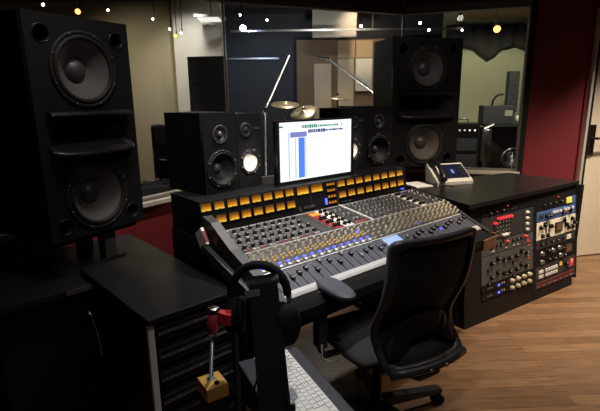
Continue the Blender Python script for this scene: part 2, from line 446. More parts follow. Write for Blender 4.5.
def near_speaker(label, p, th, w, h, dep, rW, zW, zT, white=False, xW=0., xT=0., two_badge=True):
    t = thing('nearfield_speaker', label, 'speaker', FAR(p), 90-th, 'nearfield speakers on the meter bridge'); t.scale = (KS,)*3
    holes = [circ(xW, zW, rW*1.06)]
    rT = .019 if white else .030
    holes.append(circ(xT, zT, rT*1.05, 24))
    inst(baffle_mesh('front_baffle', rect(-w/2, w/2, 0, h), holes, .018, MT['black'], T(0, .009, 0) @ OUTM), 'front_baffle', t)
    b = MB(); b.box2(-w/2, w/2, .018, dep, h-.015, h); b.box2(-w/2, w/2, .018, dep, 0, .015)
    b.box2(-w/2, -w/2+.015, .018, dep, .015, h-.015); b.box2(w/2-.015, w/2, .018, dep, .015, h-.015); b.box2(-w/2+.015, w/2-.015, dep-.015, dep, .015, h-.015)
    b.build('cabinet', MT['black'], t)
    if white:
        d = driver(t, T(xW, 0, zW) @ OUTM, rW, .012, MT['whitecone'], MT['whitecone'], .30)
        d['label'] = 'woofer with white paper cone'
        b = MB(); b.lathe([(rT*2.1, 0), (rT*2.1, .004), (rT*1.1, .005), (rT, 0), (rT*.9, .004), (0, .010)], T(xT, 0, zT) @ OUTM, 24); b.build('tweeter', MT['surround'], t)
    else:
        driver(t, T(xW, 0, zW) @ OUTM, rW, .035, MT['surround'], MT['dome'], .28)
        b = MB(); M = T(xT, 0, zT) @ OUTM
        b.lathe([(rT*1.5, 0), (rT*1.5, .004), (rT*1.35, .006), (rT, -.004), (rT*.55, -.010)], M, 28); b.mi = 1
        b.lathe([(rT*.6, -.010), (rT*.5, .001), (rT*.25, .008), (0, .010)], M, 20); b.build('tweeter', [MT['dgrey'], MT['dome']], t)
    b = MB(); zb = (zT - rT*2.6) if not white else h*.80
    xb = xT if not white else w*.30
    b.box2(xb-.018, xb+.018, -.003, .0, zb-.005, zb+.005); b.build('badge', MT['steel'], t)
    return t
ZB = 1.1006
def loc_face(p0, th, u, z): d = DIR(th); return Vector((p0.x + d.x*u, p0.y + d.y*u, z))
near_speaker('black nearfield speaker at the far left end of the meter bridge', loc_face(W(1.03,1.915), 42, .1, ZB), 42, .20, .382, .31, .083, .115, .28)
near_speaker('white coned nearfield speaker just left of the computer monitor', loc_face(W(1.235,1.945), 44, .075, ZB), 44, .155, .372, .19, .058, .130, .29, True, .0, -.02)
near_speaker('black nearfield speaker beside the right main speaker', loc_face(W(2.195,1.975), 58, .118, ZB), 58, .235, .385, .28, .088, .108, .288)
near_speaker('white coned nearfield speaker half hidden by the computer monitor', loc_face(W(1.955,1.955), 54, .105, ZB), 54, .20, .380, .20, .062, .132, .29, True, -.01, .01)

# ------------------------------------------------------------------ mixing console
CX, CF = 1.66, 1.6
con = thing('mixing_console', 'large mixing console with amber meters in front of the studio window', 'mixing console', W(CX, CF, 0), 90-CA)
def PM(a, b):
    y = Vector((0, b[0]-a[0], b[1]-a[1])); L = y.length; y.normalize(); x = Vector((1,0,0)); z = x.cross(y)
    m = Matrix((x, y, z)).transposed().to_4x4(); m.translation = Vector((-CX, a[0]-CF, a[1]))
    return m, L
A0, A1, A2, A3, A4 = (1.285,.812), (1.40,.862), (1.52,.915), (1.77,.95), (1.80,1.10)
PF, LF = PM(A0, A1); PC, LCn = PM(A1, A2); PU, LU = PM(A2, A3); PMt, LM = PM(A3, A4)
SL, SR = .97, 2.40
# hull
b = MB()
prof = [(A0[0]-CF, A0[1]-.012), (A1[0]-CF, A1[1]-.012), (A2[0]-CF, A2[1]-.012), (A3[0]-CF, A3[1]-.012), (1.95-CF, .92), (1.95-CF, .70), (1.55-CF, .70), (1.29-CF, .72)]
b.sweepx(prof, SL-CX, SR-CX); b.build('hull', MT['black'], con)
b = MB(); b.sweepx([(1.78-CF, .948), (A4[0]-CF-.002, A4[1]), (2.10-CF, 1.10), (2.10-CF, .90), (1.95-CF, .90), (1.951-CF, .948)], .935-CX, 2.39-CX)
bridge = b.build('meter_bridge', MT['black'], con)
# legs
for x in (1.08, 2.26):
    b = MB(); b.box2(x-.04-CX, x+.04-CX, 1.55-CF, 2.0-CF, .145, .71); b.box2(x-.05-CX, x+.05-CX, 1.40-CF, 2.08-CF, .1149, .145); b.build('leg', MT['black'], con)
# faceplates
def plate(name, P, L, x0, x1, y0, y1, m, th=.006, label=None):
    return MB().box2(x0, x1, y0, y1, -.004, th, P, bev=.0).build(name, m, con, label=label)
plate('fader_panel', PF, LF, SL, SR, .0, LF, MT['fadp'])
plate('channel_panel', PC, LCn, SL, SR, .0, LCn, MT['chan'])
plate('module_rack', PU, LU, SL, SR, 0, LU, MT['black'])
for y, P in ((0, PC), (.004, PU)):
    MB().box2(SL, SR, y-.003, y+.003, .004, .0095, P).build('trim_strip', MT['alu'], con)
MB().box2(SL, SR, LU-.007, LU-.001, .004, .010, PU).build('trim_strip', MT['alu'], con)
# armrest and bright front edge
b = MB(); b.sweepx([(1.290-CF,.823), (1.272-CF,.815), (1.262-CF,.806), (1.264-CF,.799), (1.285-CF,.80)], SL-CX, SR-CX); b.build('front_trim', MT['alu'], con, label='bright metal strip along the front edge')
b = MB(); b.sweepx([(1.262-CF,.800), (1.235-CF,.796), (1.20-CF,.775), (1.195-CF,.74), (1.215-CF,.705), (1.29-CF,.70), (1.285-CF,.79)], .94-CX, 2.43-CX); b.build('armrest', MT['blackr'], con)
b = MB(); b.box2(2.431-CX, 2.443-CX, 1.19-CF, 1.29-CF, .712, .79, bev=.003); b.box2(2.30-CX, 2.443-CX, 1.186-CF, 1.196-CF, .712, .775, bev=.003); b.build('end_cap', MT['wood'], con, label='brown wooden end block')
# side cheeks: grey topped slabs
for x0, x1 in ((.925, .968), (2.402, 2.43)):
    b = MB(); b.sweepx([(1.20-CF,.70), (1.22-CF,.815), (1.285-CF,.845), (1.55-CF,.945), (1.70-CF,1.03), (1.765-CF,1.045), (1.775-CF,1.03), (1.776-CF,.95), (1.70-CF,.86), (1.40-CF,.70)] if x0 < 1 else [(1.20-CF,.70), (1.22-CF,.80), (1.285-CF,.825), (1.52-CF,.93), (1.765-CF,.965), (1.776-CF,.90), (1.40-CF,.70)], x0-CX, x1-CX)
    b.build('side_cheek', MT['cheek'], con)
# lower rail seen at the left end
b = MB(); b.sweepx([(1.32-CF,.80), (1.33-CF,.82), (1.72-CF,.935), (1.74-CF,.91), (1.45-CF,.80)], .890-CX, .914-CX); b.build('side_rail', MT['cheek'], con)
b = MB(); b.sweepx([(1.50-CF,.20), (1.45-CF,.70), (1.78-CF,.93), (2.08-CF,.93), (2.08-CF,.20)], .918-CX, .934-CX); b.build('side_panel', MT['black'], con)
b = MB(); b.box2(.870-CX, .884-CX, 1.20-CF, 1.22-CF, .79, .83); b.build('amber_glint', MT['led_a'], con, label='small amber glint')  # glowing block added for an amber glint, not a console lamp

# meters
def vu_mesh(w, h):
    b = MB(); b.mi = 0; b.box2(-w/2, w/2, -h/2, h/2, -.006, .003, bev=.001)
    b.mi = 1; b.box2(-w/2+.006, w/2-.006, -h/2+.005, h/2-.004, .003, .0042)
    b.mi = 2; b.box(-w*.30, h*.02, .0046, .0010, h*.5, .0006, RZ(8)); b.box2(-.004, .004, -h/2-.003, -h/2+.007, .003, .006)
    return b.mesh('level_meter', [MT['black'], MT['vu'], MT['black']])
vm = vu_mesh(.060, .043); vmr = vu_mesh(.064, .043); vb = vu_mesh(.088, .050)
def on(P, x, y, z=.0): return P @ T(x, y, z)
for i in range(8):
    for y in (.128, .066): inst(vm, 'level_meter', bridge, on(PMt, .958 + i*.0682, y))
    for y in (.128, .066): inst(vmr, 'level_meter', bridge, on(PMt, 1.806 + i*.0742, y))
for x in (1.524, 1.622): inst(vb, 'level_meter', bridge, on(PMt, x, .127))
b = MB(); b.box(0, 0, .002, .075, .022, .006); b.mi = 1
for k in range(3): b.box((k-1)*.021, -.001, .0055, .014, .012, .003)
sm = b.mesh('small_meter', [MT['black'], MT['vu']])
for k in range(4): inst(sm, 'small_meter', bridge, on(PMt, 1.722, .135-.033*k))
b = MB(); b.box2(1.672, 1.682, .028, .062, .0, .008, PMt); b.build('power_light', MT['led_b'], bridge, label='tall blue light')
b = MB(); b.box2(2.322, 2.352, .022, .028, .0, .004, PMt); b.build('power_light', MT['led_b'], bridge, label='small blue light at the right end')
b = MB()   # worn white lettering, too small to read
for x, w, y in ((1.488,.014,.036),(1.494,.006,.026),(1.520,.014,.036),(1.538,.014,.036),(1.556,.012,.034),(1.570,.012,.038),(1.585,.014,.036)): b.box(x, y, .0035, w*.85, .014, .001, PMt)
b.build('lettering', MT['steel'], bridge)
b = MB()
for x, w in ((1.80,.008),(1.825,.022),(1.855,.018),(1.873,.01)): b.box(x, .024, .0035, w, .007, .001, PMt)
b.build('lettering', MT['steel'], bridge)
b = MB(); b.box2(1.765, 1.768, .01, .15, 0, .005, PMt); b.box2(1.573, 1.5745, .05, .15, 0, .004, PMt); b.build('panel_seam', MT['steel'], bridge)

# knobs
def knob_mesh(name, r, h, m, line, skirt=None):
    b = MB(); b.mi = 0
    pr = [(r*1.15, 0), (r*1.12, h*.25), (r, h*.3), (r*.88, h), (0, h)]
    if skirt: b.mi = 2; b.lathe([(r*1.5, 0), (r*1.45, .003), (r, .004)], I4, 12); b.mi = 0
    b.lathe(pr, I4, 12); b.mi = 1; b.box(0, r*.45, h+.0006, r*.28, r*.9, .0014)
    return b.mesh(name, [m, line, skirt or m])
kb = knob_mesh('knob', .0105, .017, MT['blackr'], MT['white'], MT['steel'])
kd = knob_mesh('knob', .010, .014, MT['dsteel'], MT['white'])
kc = knob_mesh('knob', .0056, .030, MT['cream'], MT['black'])
kcs = knob_mesh('knob', .0048, .013, MT['cream'], MT['black'])
kw = knob_mesh('knob', .010, .016, MT['blackr'], MT['white'])
kr = knob_mesh('knob', .010, .016, MT['red'], MT['white'])
def bank(name, items, parent, m=None):
    """many small knobs beyond the first hundred, as one object"""
    bm = bmesh.new(); mats = []
    for me, M in items:
        t = me.copy(); t.transform(M)
        for mm in me.materials:
            if mm not in mats: mats.append(mm)
        idx = [mats.index(mm) for mm in me.materials]
        for p in t.polygons: p.material_index = idx[p.material_index]
        bm.from_mesh(t); bpy.data.meshes.remove(t)
    me = bpy.data.meshes.new(name); bm.to_mesh(me); bm.free()
    for mm in mats: me.materials.append(mm)
    o = inst(me, name, parent); o['kind'] = 'stuff'
    return o
rest = []; nk = 0
# left row of equaliser modules: grey strips with four black knobs each
for c in range(10):
    x = .985 + c*.0435
    plate('module_panel', PU, LU, x, x+.041, .012, LU-.010, MT['grey'], .009)
    for r in range(4):
        for q in range(2 if r in (1, 2) else 1):
            pass
        inst(kb, 'knob', con, on(PU, x+.0205+(.006 if r % 2 else -.006), .040 + r*.056, .009) @ RZ(random.uniform(-130, 130))); nk += 1
    b = MB(); b.box2(x+.006, x+.018, .016, .024, .009, .012, PU); b.box2(x+.024, x+.034, .016, .024, .009, .012, PU)
    b.build('module_button', MT['redpan'] if c in (0,2,4,5,7,8) else MT['cream'], con)
plate('blank_panel', PU, LU, 1.425, 1.475, .012, LU-.010, MT['dgrey'], .009)
plate('blank_panel', PU, LU, 1.477, 1.505, .012, LU-.010, MT['dgrey'], .009)
b = MB()
for r in range(7): b.box(1.491, .04+r*.028, .0105, .010, .008, .003, PU)
b.build('module_switches', MT['steel'], con)
plate('module_panel', PU, LU, 1.508, 1.572, .012, .175, MT['redpan'], .009, 'red module with black knobs')
for r in range(3):
    for q in range(2): inst(kw, 'knob', con, on(PU, 1.526+q*.028, .04+r*.05, .009) @ RZ(random.uniform(-130, 130))); nk += 1
plate('module_panel', PU, LU, 1.508, 1.572, .178, LU-.010, MT['redpan'], .009)
for q in range(2):
    MB().box2(1.514+q*.030, 1.538+q*.030, .19, .222, .009, .014, PU).build('lit_button', MT['led_a'], con, label='amber lit button')
plate('module_panel', PU, LU, 1.576, 1.640, .012, LU-.010, MT['white'], .009, 'white module with black knobs')
for r in range(5):
    for q in range(2): inst(kw, 'knob', con, on(PU, 1.592+q*.030, .035+r*.045, .009) @ RZ(random.uniform(-130, 130))); nk += 1
plate('module_panel', PU, LU, 1.644, 1.760, .012, LU-.010, MT['dgrey'], .009)
for r in range(3):
    for q in range(3): inst(kd, 'knob', con, on(PU, 1.668+q*.034, .05+r*.065, .009) @ RZ(random.uniform(-130, 130))); nk += 1
b = MB()
for q in range(4): b.box(1.664+q*.024, .024, .0105, .010, .008, .003, PU)
b.build('lit_button', MT['led_r'], con)
MB().box2(1.764, 1.774, .0, LU, .006, .014, PU).build('divider', MT['white'], con, label='white divider strip')
# dark block of close-set knobs
for c in range(12):
    x = 1.80 + c*.0335
    plate('module_panel', PU, LU, x-.0155, x+.0165, .012, LU-.010, MT['grey'] if c % 2 else MT['dgrey'], .009)
    for r in range(5):
        rest.append((kd, on(PU, x + (.005 if r % 2 else -.005), .035+r*.043, .009) @ RZ(random.uniform(-130, 130))))
plate('module_panel', PU, LU, 2.205, 2.262, .012, LU-.010, MT['white'], .009, 'white module with black knobs')
for r in range(5):
    for q in range(2): inst(kw, 'knob', con, on(PU, 2.220+q*.027, .035+r*.045, .009)); nk += 1
plate('blank_panel', PU, LU, 2.266, 2.325, .012, LU-.010, MT['dgrey'], .009)
plate('module_panel', PU, LU, 2.329, 2.395, .012, LU-.010, MT['dgrey'], .009)
for r in range(5):
    for q in range(2): rest.append((kd, on(PU, 2.345+q*.032, .035+r*.045, .009)))
# channel strips
pit = (SR-SL)/32
slot = MB(); slot2 = MB()
blue_m = MB().box2(-.007, .007, -.004, .004, 0, .008, bev=.001).mesh('button', MT['led_b'])
whit_m = MB().box2(-.007, .007, -.006, .006, 0, .010, bev=.001).mesh('button', MT['white'])
amb_m = MB().box2(-.004, .004, -.003, .003, 0, .007).mesh('button', MT['led_a'])
def fader_mesh(m):
    b = MB(); b.prism([(-.007,-.011),(.007,-.011),(.007,.011),(-.007,.011)], 0, .010); b.mi = 1; b.box(0, 0, .0105, .014, .002, .001)
    b.mi = 0; b.box(0, 0, -.003, .003, .004, .008)
    return b.mesh('fader', [m, MT['white']])
fd = fader_mesh(MT['black']); fw = fader_mesh(MT['steel'])
seam = MB()
for c in range(32):
    x = SL + pit*(c+.5)
    seam.box(x+pit/2, LCn/2, .0064, .0012, LCn, .001, PC); seam.box(x+pit/2, LF/2, .0064, .0012, LF, .001, PF)
    if c < 15:
        rest += [(kcs, on(PC, x-.006, .120, .006)), (kcs, on(PC, x+.006, .105, .006)), (kcs, on(PC, x-.005, .090, .006))]
        for y in (.074, .057): inst(amb_m, 'button', con, on(PC, x-.007, y, .006)); rest.append((kcs, on(PC, x+.009, y, .006)))
        inst(blue_m, 'button', con, on(PC, x+.002, .033, .006)); inst(whit_m, 'button', con, on(PC, x-.006, .012, .006))
        rest.append((kcs, on(PC, x+.011, .014, .006)))
    else:
        for r in range(5):
            M = on(PC, x + (.006 if r % 2 else -.005), .014+r*.026, .006)
            if 17 <= c and r < 2 and nk < 100: inst(kc, 'knob', con, M); nk += 1
            else: rest.append((kc if c > 18 else kcs, M))
    if c < 15 or 20 <= c:
        (slot if c < 15 else slot2).box(x, LF*.45, .0066, .004, LF*.74, .001, PF)
        y = LF*(.62 + (.12*math.sin(c*2.1) if c not in (6, 9) else .25))
        inst(fw if c in (6, 9, 11) else fd, 'fader', con, on(PF, x, y, .007))
    else:
        rest.append((kd, on(PF, x, LF*.3, .006))); 
        if c not in (16, 17, 18): rest.append((kd, on(PF, x, LF*.65, .006)))
bank('knob_bank', rest, con)
seam.build('panel_seams', MT['dsteel'], con); slot.build('fader_slots', MT['blackr'], con); slot2.build('fader_slots', MT['blackr'], con)
MB().box2(1.685, 1.80, LF*.42, LF*.95, .006, .009, PF).build('display', MT['scr_l'], con, label='small pale blue display')
MB().box2(1.745, 1.80, LF*.05, LF*.36, .006, .009, PF).build('display', MT['yellow'], con, label='small yellow display')
for x, y in ((1.60, .085), (2.12, -.06), (2.02, .02)):
    MB().box2(x-.007, x+.007, y-.004, y+.004, .006, .012, PC).build('button', MT['led_b'], con, label='single blue lit button')

# settle the console at its true distance and size
_rt = FAR(con.location); _dz = _rt.z; con.location = (_rt.x, _rt.y, 0)
for _o in con.children: _o.matrix_basis = T(0, 0, _dz) @ Matrix.Scale(KS, 4) @ _o.matrix_basis
# small white and red card clipped beside the console
b = MB(); M = T(*FAR(W(.905, 1.745, .955))) @ RZ(90-CA) 
b.box(0, 0, 0, .016, .07, .085, M @ RX(-35), bev=.002); b.mi = 1
b.box(0, -.036, -.004, .0165, .004, .055, M @ RX(-35)); b.box(.0085, 0, 0, .001, .05, .05, M @ RX(-35))
tag(b.build('card_box', [MT['paper'], MT['redpan']]), 'small white and red box wedged at the left end of the console', 'box')

# ------------------------------------------------------------------ computer monitor on the bridge
p = FAR(W(1.693, 1.862, 1.1012))
mon = thing('computer_monitor', 'black computer monitor with bright session window on the meter bridge', 'monitor', p, 90-CA); mon.scale = (KS,)*3
wM, hM = .562, .332; z0 = .0
b = MB(); hw = wM/2
b.box2(-hw, hw, .004, .03, z0, z0+hM, bev=.004); b.box2(-.18, .18, .03, .05, .08, .27, bev=.01); b.build('casing', MT['black'], mon)
b = MB(); b.box2(-hw, hw, -.004, .004, z0, z0+.017); b.box2(-hw, hw, -.004, .004, z0+hM-.010, z0+hM); b.box2(-hw, -hw+.018, -.004, .004, z0+.017, z0+hM-.01); b.box2(hw-.018, hw, -.004, .004, z0+.017, z0+hM-.01)
b.build('bezel', MT['blackg'], mon)
b = MB(); x0, x1, y0, y1 = -hw+.018, hw-.018, z0+.017, z0+hM-.01
sw, sh = x1-x0, y1-y0
def px(u0, u1, v0, v1, mi, dy): b.mi = mi; b.box2(x0+u0*sw, x0+u1*sw, .002-dy, .0035-dy, y0+v0*sh, y0+v1*sh)
px(0, 1, 0, 1, 0, 0)
px(.14, .355, .74, .83, 2, .0012); px(.115, .13, .03, .83, 1, .0006); px(.155, .16, .03, .72, 3, .0008); px(.20, .215, .03, .72, 1, .0008)
px(.245, .325, .03, .73, 4, .0012)
for k in range(22): px(.328, .352, .045+k*.031, .057+k*.031, 2, .0012)
random.seed(3); u = .29
while u < .80:
    w_ = random.uniform(.010, .022); px(u, u+w_, .895 if u > .5 else .885, .93 if u > .5 else .945, 5 if u < .43 else 6, .0012); u += w_ + random.uniform(.004, .012)
u = .375
while u < .86:
    w_ = random.uniform(.008, .02); px(u, u+w_, .815 if u > .6 else .80, .845 if u > .6 else .86, 7, .0012); u += w_ + random.uniform(.002, .008)
px(.01, .05, .91, .94, 5, .0012); px(.85, .858, .89, .95, 7, .0012); px(0, .11, .855, .860, 2, .0012); px(.88, 1, .84, .845, 2, .0012); px(0, .13, .108, .112, 2, .0012)
for k in range(6): px(.39+k*.03, .41+k*.03, .71, .725, 3, .0012)
for (u, v) in ((.40,.655),(.44,.655),(.48,.655),(.40,.62),(.41,.425),(.45,.425),(.50,.435),(.52,.435),(.40,.40)): px(u, u+.02, v, v+.012, 8, .0012)
for (u, v) in ((.43,.61),(.47,.59),(.43,.52),(.46,.28),(.46,.30)): px(u, u+.02, v, v+.010, 3, .0012)
b.build('screen', [MT['scr_w'], MT['scr_l'], MT['scr_p'], MT['scr_l'], MT['scr_b'], MT['scr_g'], MT['scr_g'], MT['scr_k'], MT['scr_r']], mon)

# ------------------------------------------------------------------ rack cabinet at the right
RTH = 57.5; RP = Vector((1.10, 2.83, 0)); RD, RB = DIR(RTH), DIR(RTH-90)
cab = thing('rack_cabinet', 'low black rack cabinet full of outboard gear by the door', 'cabinet', RP, 90-RTH)
def RL(v): d = Vector(v) - RP; return (d.dot(RD), d.dot(RB))       # world point to cabinet plan
WC = 1.42; ztop = .862; lean = .08
bl = RL((.800, 3.60, 0)); br = RL((1.875, 4.08, 0))
b = MB(); b.prism([(-.004, .03), (1.408, .065), br, bl], ztop-.028, ztop); b.build('top', MT['blackg'], cab)
blL = (bl[0]+.01, bl[1]-.02); brL = (br[0]-.01, br[1]-.02)
b = MB()
# carcass: side walls, back, kick plate, leaning with the front
def ysh(z): return lean*z/.86
b.prism([(0, .02), (0, .06), blL, (blL[0]+.02, blL[1]), (.03, .1), (.03, .02)][0:3] + [(blL[0]+.03, blL[1]), (.03, .06)], .0, ztop-.028)
b.prism([(WC-.03, .03), (WC-.001, .03), brL, (brL[0]-.03, brL[1])], .06, ztop-.028)
b.prism([blL, brL, (brL[0], brL[1]-.02), (blL[0], blL[1]-.02)], 0, ztop-.028)
b.box2(.0, WC, .14, .16, .02, ztop-.028)
b.build('carcass', MT['black'], cab)
RK = T(0, .0, 0) @ Matrix.Shear('XY', 4, (0, 0)) ; 
upv = Vector((0, lean, .86)).normalized(); nv = Vector((1,0,0)).cross(upv)
RF = Matrix((Vector((1,0,0)), upv, nv)).transposed().to_4x4()       # X right, Y up the leaning front, Z out
b = MB(); b.box2(0, .175, .0, .835, -.03, .0, RF); b.box2(.79, .83, .06, .835, -.02, .003, RF); b.box2(WC-.018, WC, .055, .835, -.03, .004, RF); b.box2(.175, .79, .80, .835, -.02, .0, RF); b.box2(.83, WC-.02, .80, .835, -.02, .0, RF)
b.build('rail', MT['black'], cab)
b = MB(); b.box2(0.175, .79, .0, .145, -.02, .0, RF); b.box2(.79, 1.36, .0, .075, -.02, .0, RF); b.build('kick_plate', MT['black'], cab)

CABW = T(RP.x, RP.y, 0) @ RZ(90-RTH)
UNITGRP = 'outboard units in the rack cabinet'
def unit(name, label, cat, u0, u1, v0, v1, m, group=UNITGRP):
    t = thing(name, label, cat, (0,0,0), 0, group)
    M = CABW @ RF @ T((u0+u1)/2, (v0+v1)/2, .0)
    t.matrix_world = M
    w, h = u1-u0, v1-v0
    b = MB(); b.box2(-w/2+.002, w/2-.002, -h/2+.002, h/2-.002, -.10, .004, bev=.001); b.build('faceplate', m, t)
    return t, w, h
def rk_knob(t, me, x, y, a=None, label=None): return inst(me, 'knob', t, T(x, y, .004) @ RZ(random.uniform(-130, 130) if a is None else a), label)
K_b = knob_mesh('knob', .015, .020, MT['blackr'], MT['white'])
K_bs = knob_mesh('knob', .010, .016, MT['blackr'], MT['white'])
K_c = knob_mesh('knob', .0155, .022, MT['cream'], MT['black'])
K_s = knob_mesh('knob', .016, .020, MT['steel'], MT['black'])
K_w = knob_mesh('knob', .012, .018, MT['white'], MT['black'])
K_r = knob_mesh('knob', .014, .018, MT['red'], MT['white'])
def lamp(t, m, x, y, w, h, name='indicator', d=.005): return MB().box(x, y, .004+d/2, w, h, d).build(name, m, t)
def socket(t, x, y, m, r=.007): return MB().lathe([(r*1.3, .004), (r*1.3, .007), (r, .008), (r*.6, .005), (0, .003)], T(x, y, 0), 10).build('jack', m, t)
# bay one
a0, a1 = .178, .788
t, w, h = unit('outboard_unit', 'black rack unit with one red light at top of left bay', 'audio rack unit', a0, a1, .742, .80, MT['black'])
lamp(t, MT['led_r'], -.015, .02, .012, .010); 
for x in (-.22, -.15, -.08, .06): rk_knob(t, K_bs, x, -.004)
lamp(t, MT['steel'], .04, -.012, .02, .012, 'switch')
t, w, h = unit('patch_bay', 'black patch panel with red plugs and white jacks in left bay' , 'patch bay', a0, .655, .565, .740, MT['dgrey'])
for r in range(5):
    for c in range(5): socket(t, -.06+c*.034, .055-r*.030, MT['steel'])
for x in (-.06, -.026, .008, .042, .076, -.10): MB().lathe([(.010,.004),(.010,.03),(.006,.034),(0,.034)], T(x, .062 if x > -.08 else .035, 0), 10).build('plug', MT['led_r'], t, label='red plug')
for x in (0, .035): MB().lathe([(.012,.004),(.012,.025),(0,.025)], T(x, -.065, 0), 10).build('plug', MT['white'], t, label='white plug')
t, w, h = unit('outboard_unit', 'narrow black module with white knobs at right of left bay patch panel', 'audio rack unit', .660, a1, .545, .740, MT['dgrey'])
for r in range(4): rk_knob(t, K_w, -.02, .065-r*.042)
t, w, h = unit('outboard_unit', 'dark rack unit with red knobs and white buttons in left bay', 'audio rack unit', a0, a1, .468, .560, MT['grey'])
for x in (-.20, -.02, .20): rk_knob(t, K_r, x, .018, label='red knob')
for x in (-.14, -.09, .05, .10, .15): rk_knob(t, K_bs, x, .015)
for x in (-.20, -.18, -.03, .06, .11): lamp(t, MT['white'], x, -.022, .016, .009, 'button')
lamp(t, MT['led_r'], .235, -.02, .018, .018)
t, w, h = unit('outboard_unit', 'tall grey rack unit with two rows of black knobs', 'audio rack unit', a0, a1, .262, .465, MT['grey'])
for r, y in ((0, .045), (1, -.055)):
    for x in (-.20, -.13, -.055, .01, .09, .15, .21):
        rk_knob(t, K_b, x, y + (.022 if x in (-.13, .15) else 0))
    for x in (-.235, .05): rk_knob(t, K_bs, x, y-.04)
    lamp(t, MT['led_r'], .245, y+.05, .010, .010); lamp(t, MT['cream'], .235, y-.02, .022, .014, 'button')
for k, (lab, v0, v1) in enumerate((('upper slim black rack unit with blue light', .208, .258), ('lower slim black rack unit with blue light', .152, .204))):
    t, w, h = unit('outboard_unit', lab, 'audio rack unit', a0, .452, v0, v1, MT['black'])
    lamp(t, MT['led_b'], .055, 0, .018, .014); lamp(t, MT['steel'], -.05, 0, .06, .006, 'nameplate')
    for x in (.09, .115): lamp(t, MT['cream'], x, .006, .008, .010, 'button')
t, w, h = unit('outboard_unit', 'black rack unit with eight cream knobs', 'audio rack unit', .456, a1, .152, .258, MT['black'])
for r in range(2):
    for c in range(4): rk_knob(t, K_c, -.10+c*.072, .027-r*.054)
# bay two
c0, c1 = .832, 1.400
t, w, h = unit('outboard_unit', 'black and blue rack unit with yellow tag at top of right bay', 'audio rack unit', c0, c1, .690, .798, MT['black'])
MB().box2(.14, w/2-.006, -h/2+.004, .01, .004, .006).build('front_panel', MT['blue'], t, label='blue panel')
lamp(t, MT['yellow'], .155, -.018, .07, .045, 'tag', .008); lamp(t, MT['led_r'], 0, .028, .014, .010)
for x in (-.2, -.13, -.05, .04): rk_knob(t, K_bs, x, -.012)
t, w, h = unit('outboard_unit', 'blue rack unit with white buttons above the cream one', 'audio rack unit', c0, c1, .607, .688, MT['blue'])
for x in (-.24, -.21, -.06, -.02, .03, .10, .14, .21): lamp(t, MT['white'] if x > -.1 else MT['steel'], x, .012, .022, .018, 'button', .012)
for x in (-.16, -.12, .07, .18): rk_knob(t, K_b, x, -.006)
lamp(t, MT['led_r'], .135, -.012, .014, .012)
t, w, h = unit('outboard_unit', 'cream rack unit with black knobs and a brown meter', 'audio rack unit', c0, c1, .465, .604, MT['creamp'])
for x, y in ((-.235,.03),(-.18,.045),(-.14,-.045),(-.09,.02),(-.21,-.04),(.09,.04),(.13,.0),(.16,-.03),(.21,.035),(.245,.0),(.215,-.03)):
    rk_knob(t, K_b, x, y)
for x in (-.12, -.16, .11): MB().box(x, .02, .006, .012, .085, .006).build('slider', MT['blackr'], t)
b = MB(); b.box(.015, -.002, .008, .10, .075, .008, bev=.002); b.mi = 1; b.box(.015, -.002, .0125, .080, .055, .001); b.build('meter', [MT['black'], MT['wood']], t)
t, w, h = unit('outboard_unit', 'dark rack unit with a cream label below the cream one', 'audio rack unit', c0, c1, .392, .462, MT['dgrey'])
lamp(t, MT['creamp'], .17, 0, .06, .035, 'label_plate'); 
for x in (-.22, -.15, -.08, 0, .08): rk_knob(t, K_bs, x, .004)
t, w, h = unit('outboard_unit', 'tall black rack unit with silver knobs and a small amber meter', 'audio rack unit', c0, c1, .262, .389, MT['black'])
for x, y in ((-.21,.03),(-.14,.042),(-.06,.03),(.03,.035),(.08,.03),(-.21,-.035),(-.12,-.03),(-.05,-.035),(.05,-.03),(.09,-.035)): rk_knob(t, K_s if random.random() < .6 else K_b, x, y)
b = MB(); b.box(.17, .005, .007, .09, .07, .006); b.mi = 1; b.box(.17, .005, .0105, .07, .05, .001); b.build('meter', [MT['dsteel'], MT['wood']], t)
t, w, h = unit('outboard_unit', 'dark rack unit with silver buttons and red lit meter', 'audio rack unit', c0, c1, .148, .259, MT['dgrey'])
for r in range(2):
    for x in (-.24, -.21, -.15, -.115, -.08, -.045, -.01): lamp(t, MT['white'], x, .012-r*.038, .022, .022, 'button', .010)
lamp(t, MT['led_a'], .06, .02, .03, .03, 'button'); rk_knob(t, K_b, .125, .01); rk_knob(t, K_bs, .16, -.03)
lamp(t, MT['led_r'], .22, .0, .045, .06, 'meter'); lamp(t, MT['white'], .22, .012, .02, .02, 'button', .008)
t, w, h = unit('patch_bay', 'slim patch panel with a row of red jacks at foot of right bay', 'patch bay', c0, c1, .080, .146, MT['dgrey'])
for c in range(20): socket(t, -.255+c*.0268, .012, MT['redpan'], .006); socket(t, -.255+c*.0268, -.016, MT['redpan'] if c % 3 else MT['steel'], .006)

# desk phone on the cabinet
pp = Vector((1.195, 3.645, ztop+.001))
ph = thing('desk_phone', 'white desk phone with dark screen on the rack cabinet', 'telephone', pp, 14); ph.scale = (1.15,)*3
Mp = RX(32)
b = MB(); b.sweepx([(-.09, 0), (-.095, .022), (.07, .125), (.085, .118), (.07, 0)], -.135, .135); b.build('base', MT['white'], ph)
MS = T(0, -.095, .022) @ RX(math.degrees(math.atan2(.103, .165)))
b = MB(); b.box2(-.045, .125, .035, .175, .0, .006, MS, bev=.002); b.build('screen', MT['scr_d'], ph)
b = MB(); b.box2(0.01, .03, .08, .12, .006, .0065, MS); b.mi = 0; b.build('screen_icon', MT['scr_p'], ph)
b = MB()
for r in range(4):
    for c in range(3): b.box(.075+c*.018, .06+r*.024, .008, .012, .016, .004, MS)
b.build('keypad', MT['dgrey'], ph)
b = MB(); pts = [MS @ Vector((-.10, -.01+.21*k/10, .022+.035*math.sin(math.pi*k/10))) for k in range(11)]
